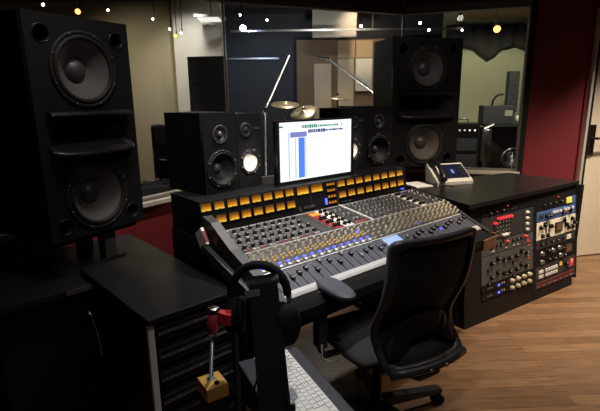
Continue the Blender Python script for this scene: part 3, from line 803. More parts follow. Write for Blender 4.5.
b.tube(pts, [.024,.026,.022,.018,.016,.016,.016,.018,.022,.026,.024], 10); b.build('handset', MT['blackg'], ph, label='black curved handset')
b = MB(); pts = [Vector((-.09-.01*math.sin(k*.9), -.12-.012*k+.0, .010)) for k in range(8)]; b.tube(pts, .004, 6); b.build('cord', MT['blackr'], ph)

b = MB(); b.box(0, 0, .003, .15, .20, .006)
o = tag(b.build('paper_sheet', MT['paper']), 'white sheet of paper on the cabinet behind the console', 'paper'); o.matrix_world = T(.925, 3.555, ztop+.0005) @ RZ(20)

# ------------------------------------------------------------------ left: patch rack, low cabinet
PTH = 47.6; FL = Vector((-.571, 1.568, 0))
rack = thing('patch_bay_rack', 'black patch bay rack with glossy top in the left foreground', 'rack', FL, 90-PTH)
b = MB(); b.box2(-.005, .405, -.01, .752, .726, .75, bev=.003); b.build('top', MT['blackg'], rack)
b = MB(); b.box2(0, .025, .02, .75, 0, .726); b.box2(.375, .40, .02, .75, 0, .726); b.box2(.025, .375, .73, .75, 0, .726); b.box2(.025, .375, .04, .73, 0, .04); b.build('carcass', MT['black'], rack)
b = MB(); b.box2(-.003, .022, .004, .02, .05, .724); b.build('rail', MT['white'], rack, label='pale strip down the front edge')
b = MB(); b.box2(.378, .40, .004, .02, .05, .724); b.build('rail', MT['dgrey'], rack)
PW = T(FL.x, FL.y, 0) @ RZ(90-PTH) @ Matrix(((1,0,0,0),(0,0,-1,0),(0,1,0,0),(0,0,0,1)))
names = ['topmost', 'second from the top', 'third from the top', 'fourth from the top', 'fifth from the top', 'lowest']
for k in range(6):
    z = .672 - k*.1
    t = thing('patch_bay', 'black patch bay with silver jack row, %s in the left rack' % names[k], 'patch bay', (0,0,0), 0, 'patch bays in the left rack')
    t.matrix_world = PW @ T(.20, z, -.012)
    b = MB(); b.box2(-.173, .173, -.038, .042, -.15, .0, bev=.002); b.build('faceplate', MT['black'], t)
    b = MB(); b.box2(-.165, .165, .020, .032, .0, .004); b.build('label_strip', MT['dgrey'], t)
    if k < 4:
        js = MB()
        b = MB(); b.box2(-.165, .165, -.012, .008, .0, .003); b.build('jack_field', MT['dgrey'], t)
        jm = MB().lathe([(.0052, 0), (.0052, .005), (.0025, .006), (.002, .002), (0, .002)], I4, 8).mesh('jack', MT['steel'])
        for c in range(24): inst(jm, 'jack', t, T(-.158+c*.01374, -.002, .003))

cabl = thing('low_cabinet', 'low black cabinet under the left main speaker', 'cabinet', Vector((-1.064, 2.119, 0)), 90-PTH)
b = MB(); b.box2(-.42, -.012, -.17, .0, .695, ZC); b.box2(-.42, .44, .02, .52, .695, ZC); b.box2(-.42, -.012, -.0, .02, .695, ZC); b.build('top', MT['blackg'], cabl)
b = MB(); b.box2(-.40, -.02, -.14, .02, 0, .694); b.box2(-.40, .42, .03, .50, 0, .694); b.build('carcass', MT['black'], cabl)
b = MB(); b.box2(-.13, -.005, -.176, -.170, .700, ZC+.002); b.build('edge_highlight', MT['steel'], cabl, label='short edge highlight shown as a pale strip')  # steel strip painting the highlight along the cabinet's front edge
b = MB(); b.tube([(-.05, -.175, .60), (-.045, -.19, .575), (-.03, -.20, .50), (-.02, -.20, .42), (-.02, -.195, .38), (-.02, -.185, .36)], .007, 8)
o = tag(b.build('cable', MT['steel']), 'grey cable hanging down the low cabinet on the left', 'cable'); o.matrix_world = T(-1.064, 2.119, 0) @ RZ(90-PTH)

# ------------------------------------------------------------------ keyboard desk, keyboard, stand, headphones
KD = Vector((.432, -.902, 0)).normalized(); KN = Vector((-.902, -.432, 0)).normalized()
K0 = Vector((-.05, 1.517, 0))
def KP(u, v, z=0.): p = K0 + KD*u + KN*v; return Vector((p.x, p.y, z))
kth = math.degrees(math.atan2(KD.y, KD.x))
# desk
dsk = thing('keyboard_desk', 'narrow slate grey desk shelf under the white keyboard', 'desk', K0, kth)
# local x along KD, local y = -KN direction side
b = MB(); b.box2(.07, 1.15, -.215, 0, .672, .70, bev=.003); b.build('top', MT['tray'], dsk)
for x in (.12, 1.05):
    b = MB(); b.box2(x-.03, x+.03, -.15, -.09, 0.02, .672); b.box2(x-.03, x+.03, -.20, -.02, 0, .02); b.build('leg', MT['black'], dsk)
kbd = thing('computer_keyboard', 'slim white computer keyboard on the slate desk shelf', 'keyboard', KP(.085, .044, .7005), kth)
KL, KWd = .43, .118
b = MB(); b.box2(0, KL, -KWd, 0, 0, .009, bev=.003); b.build('case', MT['white'], kbd)
km = MB().box2(-.0082, .0082, -.0082, .0082, 0, .0028, bev=.001).mesh('key', MT['paper'])
kwide = MB().box2(-.048, .048, -.0082, .0082, 0, .0028, bev=.001).mesh('key', MT['paper'])
for r in range(6):
    y = -.014 - r*.0188
    if r == 5:
        for c in list(range(4)) + list(range(9, 22)): inst(km, 'key', kbd, T(.014+c*.0193, y, .009))
        inst(kwide, 'key', kbd, T(.014+6.0*.0193+.010, y, .009))
    else:
        for c in range(16 if r else 21): inst(km, 'key', kbd, T(.016+c*.0193+(r % 3)*.003, y, .009))
# leaning black stand
st = thing('headphone_stand', 'leaning black stand holding the headphones beside the keyboard', 'stand', (0,0,0), 0)
sb, stp = Vector((-.074, 1.09, .712)), Vector((-.118, 1.325, 1.015))
zd = (stp-sb).normalized(); xd = Vector((1, -.08, 0)); xd = (xd - zd*xd.dot(zd)).normalized(); yd = zd.cross(xd)
SM = Matrix((xd, yd, zd)).transposed().to_4x4(); SM.translation = sb
SLn = (stp-sb).length
st.matrix_world = SM
b = MB(); b.prism([(-.043,-.010),(.043,-.010),(.043,.010),(-.043,.010)], .015, SLn-.01); b.build('backboard', MT['blackr'], st)
b = MB(); b.cyl((-.05, .0, SLn-.012), (.05, .0, SLn-.012), .016); b.build('hanger_bar', MT['black'], st)
b = MB(); b.box2(-.058, -.012, -.014, .012, SLn-.065, SLn-.04, bev=.003); b.build('bracket', MT['dgrey'], st, label='grey piece for the lit top corner')  # grey block painting the lit top corner of the board
b = MB(); b.box2(-.055, .055, -.012, .012, 0, .016); b.build('foot', MT['blackr'], st)
for sx in (-.05, .03):
    b = MB(); b.tube([(sx*.3-.02, .01, .12), (sx-.025, .075, .045)], .0035, 6); b.build('prop_leg', MT['black'], st)
# headphones
hp = thing('headphones', 'large black headphones hanging on the leaning stand', 'headphones', (0,0,0), 0)
HM = T(-.131, 1.330, .955) @ RZ(-8) @ RX(-12)
hp.matrix_world = HM
b = MB(); n = 20
pts = [Vector((.083*math.cos(math.pi*k/n), 0, .090*math.sin(math.pi*k/n))) for k in range(n+1)]
def bandf(u, v):
    a = math.pi*u; q = 2*math.pi*v
    r = .089 + .0135*math.cos(q)
    return Vector((r*math.cos(a), .024*math.sin(q)*(.70+.30*math.sin(a)), r*1.02*math.sin(a)))
b.grid(bandf, 24, 10); b.build('headband', MT['blackr'], hp)
for sg in (-1, 1):
    b = MB(); b.tube([(sg*.086, 0, .01), (sg*.094, -.005, -.012), (sg*.094, -.012 if sg > 0 else 0, -.045)], .006, 8); b.lathe([(0,.006),(.010,.005),(.011,0)], T(sg*.097, -.0, -.012) @ RY(90*sg), 14)
    b.build('yoke', MT['dsteel'], hp)
    b = MB(); M = T(.088 if sg > 0 else -.070, -.035 if sg > 0 else -.004, -.082 if sg > 0 else -.070) @ RZ(-25 if sg > 0 else 10) @ RY(90*sg)
    M2 = M @ Matrix.Diagonal((1.55, 1.25, 1.25, 1) if sg > 0 else (1.4, 1.15, 1.15, 1))
    b.lathe([(0, .034), (.022, .033), (.036, .024), (.041, .010), (.041, 0), (.038, -.002)], M2, 28); ec_ = b.build('ear_cup', MT['blackr'], hp)
    b = MB(); b.lathe([(.038, -.002), (.043, -.006), (.044, -.014), (.038, -.022), (.026, -.020), (.022, -.006)], M2, 28); b.build('ear_pad', MT['blackr'], ec_)
b = MB(); pts = [Vector((.085, -.01, -.11)), Vector((.083, -.02, -.16)), Vector((.092, -.06, -.20)), Vector((.105, -.12, -.232)), Vector((.125, -.19, -.243))]
b.tube(pts, .0024, 6); b.build('cable', MT['blackr'], hp)
# small device with green light
pk = thing('desk_device', 'small dark round device with a green light beside the stand', 'device', KP(.34, .186, .7005), 0)
b = MB(); b.lathe([(0, 0), (.030, 0), (.033, .006), (.032, .020), (.026, .026), (0, .027)], I4, 28); b.build('body', MT['dgrey'], pk)
b = MB(); b.box(-.012, -.018, .0265, .004, .003, .002); b.build('light', MT['led_g'], pk, label='green light')

# pole with red clamp on a brass block
ps = thing('clamp_stand', 'thin metal pole with red clamp on a brass block before the patch rack', 'stand', (-.278, 1.262, 0), 33)
b = MB(); b.box2(-.033, .033, -.036, .036, 0, .655); b.build('pedestal', MT['black'], ps)
b = MB(); b.box2(-.035, .035, -.040, .040, .656, .70, bev=.002); b.build('block', MT['brass'], ps)
b = MB(); b.cyl((0, .012, .70), (0, .012, .885), .0065); b.cyl((0,.012,.70), (0,.012,.706), .013); b.build('pole', MT['steel'], ps)
b = MB(); b.lathe([(0, .006), (.008, .006), (.008, 0)], T(.005, -.022, .70), 12); b.build('screw', MT['bronze'], ps)
b = MB(); b.lathe([(0, .862), (.016, .862), (.0175, .868), (.0175, .925), (0, .925)], T(0, .012, 0), 24); b.build('collar', MT['redpan'], ps)
b = MB(); b.lathe([(.0185, .925), (.0185, .936), (.016, .939), (0, .939)], T(0, .012, 0), 24); b.build('cap', MT['chrome'], ps)
b = MB(); b.lathe([(0, .855), (.017, .855), (.017, .864), (0, .864)], T(0, .012, 0), 24); b.build('ring', MT['chrome'], ps)
b = MB(); b.prism([(.012, .0), (.012, .022), (.046, .026), (.050, -.012), (.04, -.014)], .895, .928, RZ(-30)); b.build('clamp_arm', MT['red'], ps)
b = MB(); b.box(.036, .0, .8935, .012, .010, .003, RZ(-30)); b.build('light', MT['led_a'], ps, label='small orange light')

_tilt = T(0, .012, .70) @ RZ(-33) @ RY(5) @ RZ(33) @ T(0, -.012, -.70)
for _o in ps.children:
    if _o.name.split('.')[0] in ('pole', 'collar', 'cap', 'ring', 'clamp_arm', 'light'): _o.matrix_basis = _tilt
# ------------------------------------------------------------------ task chair
CTH = 62.
ch = thing('task_chair', 'black mesh back task chair pulled up to the console', 'chair', (.352, 1.945, 0), 90-CTH)
# star base with five legs and casters
b = MB(); b.lathe([(0, .07), (.035, .07), (.04, .085), (.04, .13), (.028, .14), (.028, .24), (.02, .245), (.02, .40), (0, .40)], I4, 20); b.build('gas_column', MT['chairp'], ch)
lm = MB(); lm.sweepx([(.02, .085), (.02, .13), (.12, .128), (.375, .095), (.38, .078), (.365, .072)], -.022, .022)
lmesh = lm.mesh('leg', MT['chairp'])
cm = MB(); cm.mi = 0
for sx in (-.014, .014): cm.cyl((sx-.008*(1 if sx > 0 else 1), 0, .029), (sx+.008, 0, .029), .029, seg=20)
cm.mi = 1; cm.sweepx([(-.03, .03), (-.024, .056), (0, .066), (.020, .056), (.022, .04)], -.006, .006); cm.cyl((0, 0, .055), (0, 0, .085), .008)
cmesh = cm.mesh('caster', [MT['blackr'], MT['chairp']])
for k in range(5):
    a = -97 + 72*k
    lg_ = inst(lmesh, 'leg', ch, RZ(a)); inst(cmesh, 'caster', lg_, T(0, .365, 0) @ RZ(30*k))
b = MB(); b.box2(-.10, .10, -.16, .10, .375, .42, bev=.012); b.build('tilt_mechanism', MT['chairp'], ch)
b = MB()
def seatf(sgn):
    def f(u, v):
        x = (2*u-1); y = (2*v-1)
        ex = (abs(x)**5+abs(y)**5)**.2
        k = 1/max(1., ex) if ex else 1
        return Vector((.245*x*k, .02+.24*y*k, .475 + sgn*.028*(1-max(abs(x), abs(y))**6) - .01*y*y + .0))
    return f
b.grid(seatf(1), 14, 14); b.grid(seatf(-1), 14, 14); bmesh.ops.remove_doubles(b.bm, verts=b.bm.verts, dist=.0005); b.build('seat', MT['mesh'], ch)
# backrest: curved frame, mesh, lumbar plate
def bc(x, z):
    """curved back surface: local y from x, z"""
    t = (z-.47)/.55
    return -.285 - .05*t + .075*math.exp(-((t-.28)/.26)**2) - .05*(1-(x/.25)**2) + .02 - .075*math.exp(-(max(t, -.1)/.20)**2)
def outl(k, inset):
    pts = []
    wt, wb = .215-inset, .205-inset; zt, zb = 1.045-inset*.8, .490+inset*1.2
    n = 12; r = .045
    segs = []
    corners = [(-wb, zb), (wb, zb), (wt, zt), (-wt, zt)]
    for i in range(4):
        p = Vector(corners[i]); a = Vector(corners[i-1]); c = Vector(corners[(i+1) % 4])
        d0 = (a-p).normalized(); d1 = (c-p).normalized()
        for j in range(5):
            t = j/4; q0 = p + d0*r; q1 = p + d1*r
            segs.append((1-t)**2*q0 + 2*t*(1-t)*p + t*t*q1)
    # resample between corner groups
    out = []
    for i in range(4):
        out += segs[i*5:(i+1)*5]
        a = segs[i*5+4]; c = segs[(i*5+5) % 20]
        for j in range(1, 12): out.append(a.lerp(c, j/12))
    return out
o1, o2 = outl(0, 0), outl(0, .028)
b = MB(); b.sm = True; n = len(o1)
def V3(p, dy): return Vector((p.x, bc(p.x, p.y)+dy, p.y))
rings = []
for lst, dy in ((o1, -.012), (o1, .014), (o2, .012), (o2, -.012)): rings.append([b.bm.verts.new(V3(p, dy)) for p in lst])
rings.append(rings[0])
for a, c in zip(rings, rings[1:]):
    for k in range(n): b.face([a[k], a[(k+1) % n], c[(k+1) % n], c[k]])
b.sm = False
# thicker bottom bar
bf_ = b.build('back_frame', MT['chairp'], ch)
b = MB(); b.tube([V3(Vector((x, .505)), -.012) for x in (-.19, -.12, -.06, 0, .06, .12, .19)], .020, 10); b.build('bottom_bar', MT['chairp'], bf_)
b = MB()
def mf(u, v):
    z = .515 + v*(1.025-.515); hw = .205 + .010*((z-.45)/.58) - .022
    x = (2*u-1)*hw; return Vector((x, bc(x, z), z))
b.grid(mf, 14, 14); o = b.build('back_mesh', MT['mesh'], ch)
md = o.modifiers.new('thick', 'SOLIDIFY'); md.thickness = .006
b = MB(); n_ = 10
def lump(x, z): return Vector((x, bc(x, z)-.034, z))
poly = [(-.185, .575), (-.185, .60), (-.10, .69), (-.085, .715), (.085, .715), (.10, .69), (.185, .60), (.185, .575), (.11, .60), (.06, .635), (-.06, .635), (-.11, .60)]
up_ = [(-.185,.60), (-.14,.645), (-.10,.69), (-.06,.715), (0,.715), (.06,.715), (.10,.69), (.14,.645), (.185,.60)]
lo_ = [(-.185,.555), (-.14,.560), (-.10,.580), (-.06,.605), (0,.61), (.06,.605), (.10,.580), (.14,.560), (.185,.555)]
for i in range(8):
    a, c, d, e = lump(*lo_[i]), lump(*lo_[i+1]), lump(*up_[i+1]), lump(*up_[i])
    vs = [b.bm.verts.new(q) for q in (a, c, d, e)]; ws = [b.bm.verts.new(q + Vector((0, .016, 0))) for q in (a, c, d, e)]
    b.face(vs); b.face(ws[::-1])
    for k in range(4): b.face([vs[k], vs[(k+1)%4], ws[(k+1)%4], ws[k]])
lp_ = b.build('lumbar_plate', MT['black'], ch)
b = MB(); b.box(0, bc(0, .66)-.024, .66, .035, .008, .02, bev=.002); b.build('lumbar_latch', MT['dgrey'], lp_)
b = MB(); b.tube([(0, -.10, .40), (0, -.20, .395), (0, -.285, .42), (0, bc(0,.50)-.015, .50)], [.03,.028,.026,.024], 10); b.build('spine', MT['chairp'], ch)
for x in (-.03, .05): 
    b = MB(); b.lathe([(0,.006),(.006,.005),(.008,0)], T(x, bc(x,.505)-.034, .505) @ RX(90), 12); b.build('bolt', MT['steel'], bf_)
# arms
for sg in (-1, 1):
    b = MB(); b.tube([(sg*.17, .03, .425), (sg*.265, .03, .425), (sg*.285, .032, .45), (sg*.285, .04, .70)], .016, 10); b.box2(sg*.285-.022, sg*.285+.022, .01, .07, .47, .742, bev=.006); ap_ = b.build('arm_post', MT['chairp'], ch)
    b = MB(); b.tube([(sg*.30, .0, .50), (sg*.30, .0, .435), (sg*.275, -.03, .425), (sg*.24, -.04, .43)], .0045, 8); b.build('arm_bracket', MT['cream'], ap_, label='thin pale metal bracket')
    b = MB(); M = T(sg*.275+.03, -.022, .7465)
    pl = []
    for k in range(28):
        a = 2*math.pi*k/28; cx_, cy_ = math.cos(a), math.sin(a)
        pl.append((.052*math.copysign(abs(cx_)**.75, cx_)*(1+.12*cy_), .118*math.copysign(abs(cy_)**.75, cy_)))
    for z0_, z1_, s0, s1 in ((0, .006, .9, 1.), (.006, .018, 1., 1.), (.018, .026, 1., .88)):
        r0 = [b.bm.verts.new(M @ Vector((x*s0, y*s0, z0_))) for x, y in pl]; r1 = [b.bm.verts.new(M @ Vector((x*s1, y*s1, z1_))) for x, y in pl]
        b.sm = True
        for k in range(28): b.face([r0[k], r0[(k+1)%28], r1[(k+1)%28], r1[k]])
        b.sm = False
        if z0_ == 0: b.face(r0[::-1])
        if z1_ > .02: b.face(r1)
    b.build('armrest', MT['pad'], ch)

# ------------------------------------------------------------------ live room contents
# tall gobos
g = thing('gobo_panel', 'tall dark two tier gobo panel behind the left window', 'acoustic panel', (-1.06, 5.5, 0), -8)
b = MB(); b.box2(-.20, .20, 0, .12, .05, 1.70, bev=.006); b.build('lower_panel', MT['gobo'], g)
b = MB(); b.box2(-.20, .20, .0, .12, 1.703, 2.0, bev=.006); b.build('upper_panel', MT['gobo'], g)
b = MB(); b.box2(-.215, -.20, 0, .12, 0.05, 2.01); b.box2(.20, .215, 0, .12, .05, 2.01); b.box2(-.2, .2, 0, .12, 2.0, 2.012); b.build('edge', MT['dsteel'], g)
b = MB(); b.box2(-.21, -.15, -.15, .27, 0, .05); b.box2(.15, .21, -.15, .27, 0, .05); b.build('foot', MT['black'], g)
# lit ceiling box behind
t = thing('ceiling_light_panel', 'glowing ceiling light panel above the dark gobo', 'ceiling light', (-1.06, 6.05, 2.48), 0)
b = MB(); b.box2(-.18, .16, -.15, .15, .02, .05); b.cyl((0, 0, .05), (0, 0, .32), .01); b.build('housing', MT['plaster'], t)
b = MB(); b.box2(-.15, .10, -.12, .12, .0, .02); b.build('diffuser', MT['panel_l'], t)
# rails on the navy wall
b = MB(); b.box2(-1.7, -.30, 7.54, 7.60, 2.13, 2.155); struct('trim_5', b, MT['steel'])
b = MB(); b.box2(-.9, 2.2, 6.5, 6.53, 2.40, 2.425)
tag(b.build('lighting_pipe', MT['steel']), 'long thin metal pipe hung across the live room ceiling', 'pipe')
b2 = MB()
for x in (-.85, 1.0, 2.15): b2.cyl((x, 6.515, 2.42), (x, 6.515, 2.8), .006)
b2.build('hanger', MT['steel'], bpy.data.objects['lighting_pipe'])
# bright specks of the live room built as lamps, some standing for glass reflections
def speck_lamp(label, x, y, z, m, r=.028, aim=(0,-1,-.35), group='small ceiling spotlights in the live room'):
    t = thing('light_speck', label, 'spotlight', (x, y, z), 0, group)
    d = Vector(aim).normalized(); A = axis_frame((0,0,0), d)
    b = MB(); b.lathe([(0, -.09), (r*.8, -.09), (r*1.15, -.03), (r*1.2, .012), (r*1.05, .012), (r*1.0, 0)], A, 20); b.build('housing', MT['black'], t)
    b = MB(); b.lathe([(0, .001), (r, .001)], A, 20); b.build('lens', m, t)
    b = MB(); b.cyl((0, .06*abs(d.y), .02), (0, .06*abs(d.y), 2.8-z), .004); b.build('stem', MT['black'], t)
    return t
LP = [((43,4),(-2.05,3.99,2.30),'lens','white light speck leftmost above the left main speaker'),
 ((78,12),(-1.79,4.02,2.25),'lensw','orange light speck above the left main speaker'),
 ((108,10),(-1.92,5.0,2.43),'lens','dim light speck right of the orange one above the left main speaker'),
 ((153,19),(-1.62,5.5,2.42),'lens','small light speck high on the beige wall'),
 ((170,29),(-1.44,5.5,2.31),'lens','upper light speck of the cluster of three on the beige wall'),
 ((176,36),(-1.38,5.5,2.236),'lensw','warm orange light speck of the cluster on the beige wall'),
 ((181,33),(-1.315,5.5,2.268),'lens','right hand light speck of the cluster beside the white column'),
 ((240,15),(-.70,6.0,2.53),'lens','small light speck just above the bright cool lamp'),
 ((243,28),(-.671,6.0,2.381),'lensb','brightest cool white lamp over the dark blue wall'),
 ((267,20),(-.373,6.0,2.469),'lens','small light speck right of the bright cool lamp'),
 ((354,10),(.69,6.0,2.57),'lens','small light speck above the pale hanging panel'),
 ((361,26),(.778,6.0,2.385),'lens','spotlight beside the right edge of the pale hanging panel'),
 ((420,23),(1.502,6.0,2.411),'lens','upper of two spotlights over the right main speaker'),
 ((429,30),(1.616,6.0,2.328),'lens','lower of two spotlights over the right main speaker'),
 ((462,30),(2.023,6.0,2.323),'lens','light speck right of the right main speaker'),
 ((497,29),(2.453,6.0,2.329),'lensw','large orange lamp reflection in the right hand window')]
for q, p, m, lab in LP:
    r = {'lensb': .034, 'lensw': .022}.get(m, .011)
    if q == (497,29): r = .042
    if q in ((429,30), (361,26), (420,23)): r = .016
    speck_lamp(lab, *p, MT[m], r, (-.12*p[0], -1, -.22))
# boom stand with microphone
def boom(label, base, p_piv, p0, p1, mic=True):
    t = thing('microphone_stand', label, 'microphone stand', (base[0], base[1], 0), 0, 'microphone boom stands in the live room')
    B = Vector((base[0], base[1], 0))
    b = MB(); b.cyl((0,0,.02), Vector(p_piv)-B, .011); b.build('pole', MT['chrome'], t)
    for k in range(3):
        a = 2*math.pi*k/3; MB().tube([(0,0,.12), (.3*math.cos(a), .3*math.sin(a), .012)], .009, 8).build('leg', MT['dsteel'], t)
    b = MB(); b.cyl(Vector(p0)-B, Vector(p1)-B, .014); b.build('boom_arm', MT['chrome'], t)
    b = MB(); pv = Vector(p_piv)-B; b.lathe([(0,-.03),(.024,-.03),(.024,.03),(0,.03)], axis_frame(pv, (0,1,0)), 14); b.build('clutch', MT['dsteel'], t)
    if mic:
        b = MB(); q = Vector(p1)-B; d = (Vector(p1)-Vector(p0)).normalized()
        b.cyl(q, q+Vector((d.x, d.y, d.z*.2)).normalized()*.15, .024, .02); b.build('microphone', MT['black'], t)
    return t
boom('chrome boom stand rising left of the cymbals', (-.40,5.2), (-.37,5.2,1.43), (-.397,5.2,1.369), (-.097,5.2,1.99), False)
boom('chrome boom stand with black microphone before the tan wall', (.98,5.6), (.90,5.6,1.60), (1.0,5.6,1.51), (.36,5.6,1.97))
bpy.data.objects
# cymbals
def cymbal(label, c, r, tilt, az):
    t = thing('cymbal', label, 'cymbal', (c[0], c[1], 0), 0, 'cymbals on stands behind the monitor')
    b = MB(); b.lathe([(.008, .022), (r*.12, .018), (r*.2, .004), (r*.6, -.008), (r, -.020)], T(0,0,c[2]) @ RZ(az) @ RX(tilt), 36)
    o = b.build('plate', MT['cymbal'], t); md = o.modifiers.new('thick', 'SOLIDIFY'); md.thickness = .003
    b = MB(); b.cyl((0,0,.02), (0,0,c[2]+.05), .010); b.build('stand', MT['chrome'], t)
    for k in range(3):
        a = 2*math.pi*k/3; MB().tube([(0,0,.25), (.24*math.cos(a), .24*math.sin(a), .012)], .009, 8).build('leg', MT['chrome'], t)
    b = MB(); b.lathe([(0,.05),(.012,.045),(.014,.02),(0,.02)], T(0,0,c[2]), 10); b.build('felt', MT['blackr'], t)
cymbal('upper left cymbal above the computer monitor', (-.15, 5.25, 1.485), .16, 14, 10)
cymbal('lower bronze cymbal tilted towards the camera above the monitor', (.05, 4.85, 1.40), .145, 32, -25)
cymbal('thin tilted cymbal at the right above the monitor', (.45, 5.45, 1.535), .16, 6, 90)
bpy.data.objects
# acoustic panels on the brown wall
def wpanel(label, x0, x1, z0, z1, m, y=7.302, d=.07):
    o = MB().box2(x0, x1, y-d, y, z0, z1, bev=.004).build('acoustic_panel', m)
    return tag(o, label, 'acoustic panel', 'acoustic panels on the brown wall')
o = MB().box2(.20, .80, 6.62, 6.68, 2.33, 2.74, bev=.004).build('acoustic_panel', MT['pgrey']); tag(o, 'pale grey square panel hanging high behind the centre window', 'acoustic panel')
c_ = MB(); c_.cyl((.30, 6.65, 2.74), (.30, 6.65, 2.8), .006); c_.cyl((.70, 6.65, 2.74), (.70, 6.65, 2.8), .006); c_.build('hanger', MT['steel'], o)
wpanel('beige upright panel left of the microphone', .24, .50, 1.2, 2.03, MT['ltan'])
wpanel('tall narrow pale panel right of the microphone', .60, .84, 1.2, 2.10, MT['ltan'])
wpanel('orange tan square panel at the top of the brown wall', .60, .86, 2.11, 2.36, MT['tan'])
wpanel('warm brown square panel beside the right main speaker top', .87, 1.12, 2.11, 2.36, MT['tan'])
wpanel('grey square panel below the warm brown one', .87, 1.12, 1.62, 2.10, MT['plaster'])
# drape along the right wall
b = MB()
def drape(u, v):
    x = 2.2 + 1.9*u; sc = abs(math.sin(math.pi*(u*2.6+.1)))
    z = 2.55 - v*(.30 + .20*(1-sc))
    return Vector((x, 7.22 + .025*math.sin(u*60), z))
b.grid(drape, 60, 6); o = tag(b.build('drape', MT['cloth']), 'dark scalloped drape along the top of the right live room wall', 'drape'); md = o.modifiers.new('thick', 'SOLIDIFY'); md.thickness = .01
b = MB(); b.box2(2.3, 4.0, 6.1, 7.1, 2.62, 2.68); o = tag(b.build('ceiling_baffle', MT['tan']), 'dark slatted ceiling baffle in the right hand window', 'acoustic panel')
b = MB()
for x in (2.5, 3.8): b.cyl((x, 6.6, 2.68), (x, 6.6, 2.8), .008)
b.build('hanger', MT['steel'], o)
# amplifiers, table, boombox seen through the right window
t = thing('guitar_amplifier', 'dark stacked amplifier cabinet low in the right window', 'amplifier', (2.04, 5.75, 0), -12, 'amplifiers in the live room')
b = MB(); b.box2(-.24, .17, 0, .3, 0, .82, bev=.01); b.build('lower_cabinet', MT['gobo'], t)
b = MB(); b.box2(-.24, .17, 0, .3, .825, 1.20, bev=.01); b.build('upper_cabinet', MT['black'], t)
b = MB(); b.box2(-.20, .16, -.004, .01, .87, 1.02); b.build('grille', MT['gobo'], t)
for k in range(6): MB().cyl((-.17+k*.06, -.012, 1.12), (-.17+k*.06, 0, 1.12), .012).build('knob', MT['steel'], t)
b = MB(); b.tube([(-.08, .12, 1.20), (-.08, .12, 1.25), (.06, .12, 1.25), (.06, .12, 1.20)], .010, 8); b.build('carry_handle', MT['steel'], t)
t = thing('equipment_table', 'grey table carrying the dark case in the right window', 'table', (2.72, 6.05, 0), -6)
b = MB(); b.box2(-.36, .45, -.25, .25, 1.15, 1.18); b.build('tabletop', MT['dgrey'], t)
for x in (-.32, .40):
    for y in (-.21, .21): MB().box2(x-.02, x+.02, y-.02, y+.02, 0, 1.15).build('leg', MT['steel'], t)
b = MB(); b.box2(-.33, .42, .22, .24, .45, 1.12); b.build('back_panel', MT['grey'], t)
t = thing('portable_amplifier', 'dark carrying case with curved gooseneck on the grey table', 'amplifier', (2.53, 5.98, 1.181), -6)
b = MB(); b.box2(-.20, .17, -.12, .12, 0, .23, bev=.012); b.build('body', MT['gobo'], t)
b = MB(); b.tube([(-.07, 0, .23), (-.06, 0, .29), (-.03, 0, .34), (.02, 0, .365), (.06, 0, .36)], .012, 8); b.build('gooseneck', MT['black'], t)
b = MB(); b.box2(.06, .15, -.126, -.12, .10, .17); b.build('label_plate', MT['sill'], t)
o = tag(MB().lathe([(0,0),(.035,0),(.038,.10),(.034,.10),(.030,.01),(0,.01)], T(2.80, 5.95, 1.181), 16).build('cup', MT['white']), 'small pale cup right of the dark carrying case', 'cup')
t = thing('speaker_column', 'slim dark column speaker at the right edge of the window', 'speaker', (3.02, 6.7, 0), 0)
b = MB(); b.box2(-.07, .07, -.06, .06, 1.30, 1.86, bev=.01); b.build('enclosure', MT['gobo'], t)
for z in (1.45, 1.58, 1.71): MB().lathe([(.05,.004),(.045,.006),(.03,-.004),(0,-.004)], T(0,-.06,z) @ RX(90), 20).build('driver', MT['dsteel'], t)
b = MB(); b.cyl((0,0,.0), (0,0,1.30), .02); b.lathe([(0,0),(.18,0),(.18,.015),(0,.02)], I4, 20); b.build('pole', MT['dsteel'], t)
t = thing('silver_canister', 'shiny silver vertical canister in front of the amplifier', 'canister', (2.17, 5.35, 0), 0)
b = MB(); b.lathe([(0,0),(.10,0),(.10,.02),(.03,.04),(.03,.78),(.052,.80),(.052,1.14),(.045,1.16),(0,1.16)], I4, 24); b.build('body', MT['steel'], t)
b = MB(); b.cyl((-.045,-.01,1.17), (.06,-.02,1.215), .022); b.build('cap', MT['chrome'], t)
t = thing('electric_fan', 'small round floor fan low in the right window', 'fan', (2.38, 5.14, 0), 0)
b = MB(); b.lathe([(.105,-.03),(.115,0),(.105,.03),(.10,.0),(.105,-.03)], T(0,0,.85) @ RX(90), 28)
for k in range(10): a = math.pi*k/10; b.cyl((.105*math.cos(a), -.02, .85+.105*math.sin(a)), (-.105*math.cos(a), -.02, .85-.105*math.sin(a)), .002, seg=6)
b.build('cage', MT['steel'], t)
b = MB(); b.cyl((0,.02,.02), (0,.02,.75), .015); b.lathe([(0,0),(.12,0),(.12,.02),(0,.03)], I4, 20); b.build('pedestal', MT['dsteel'], t)
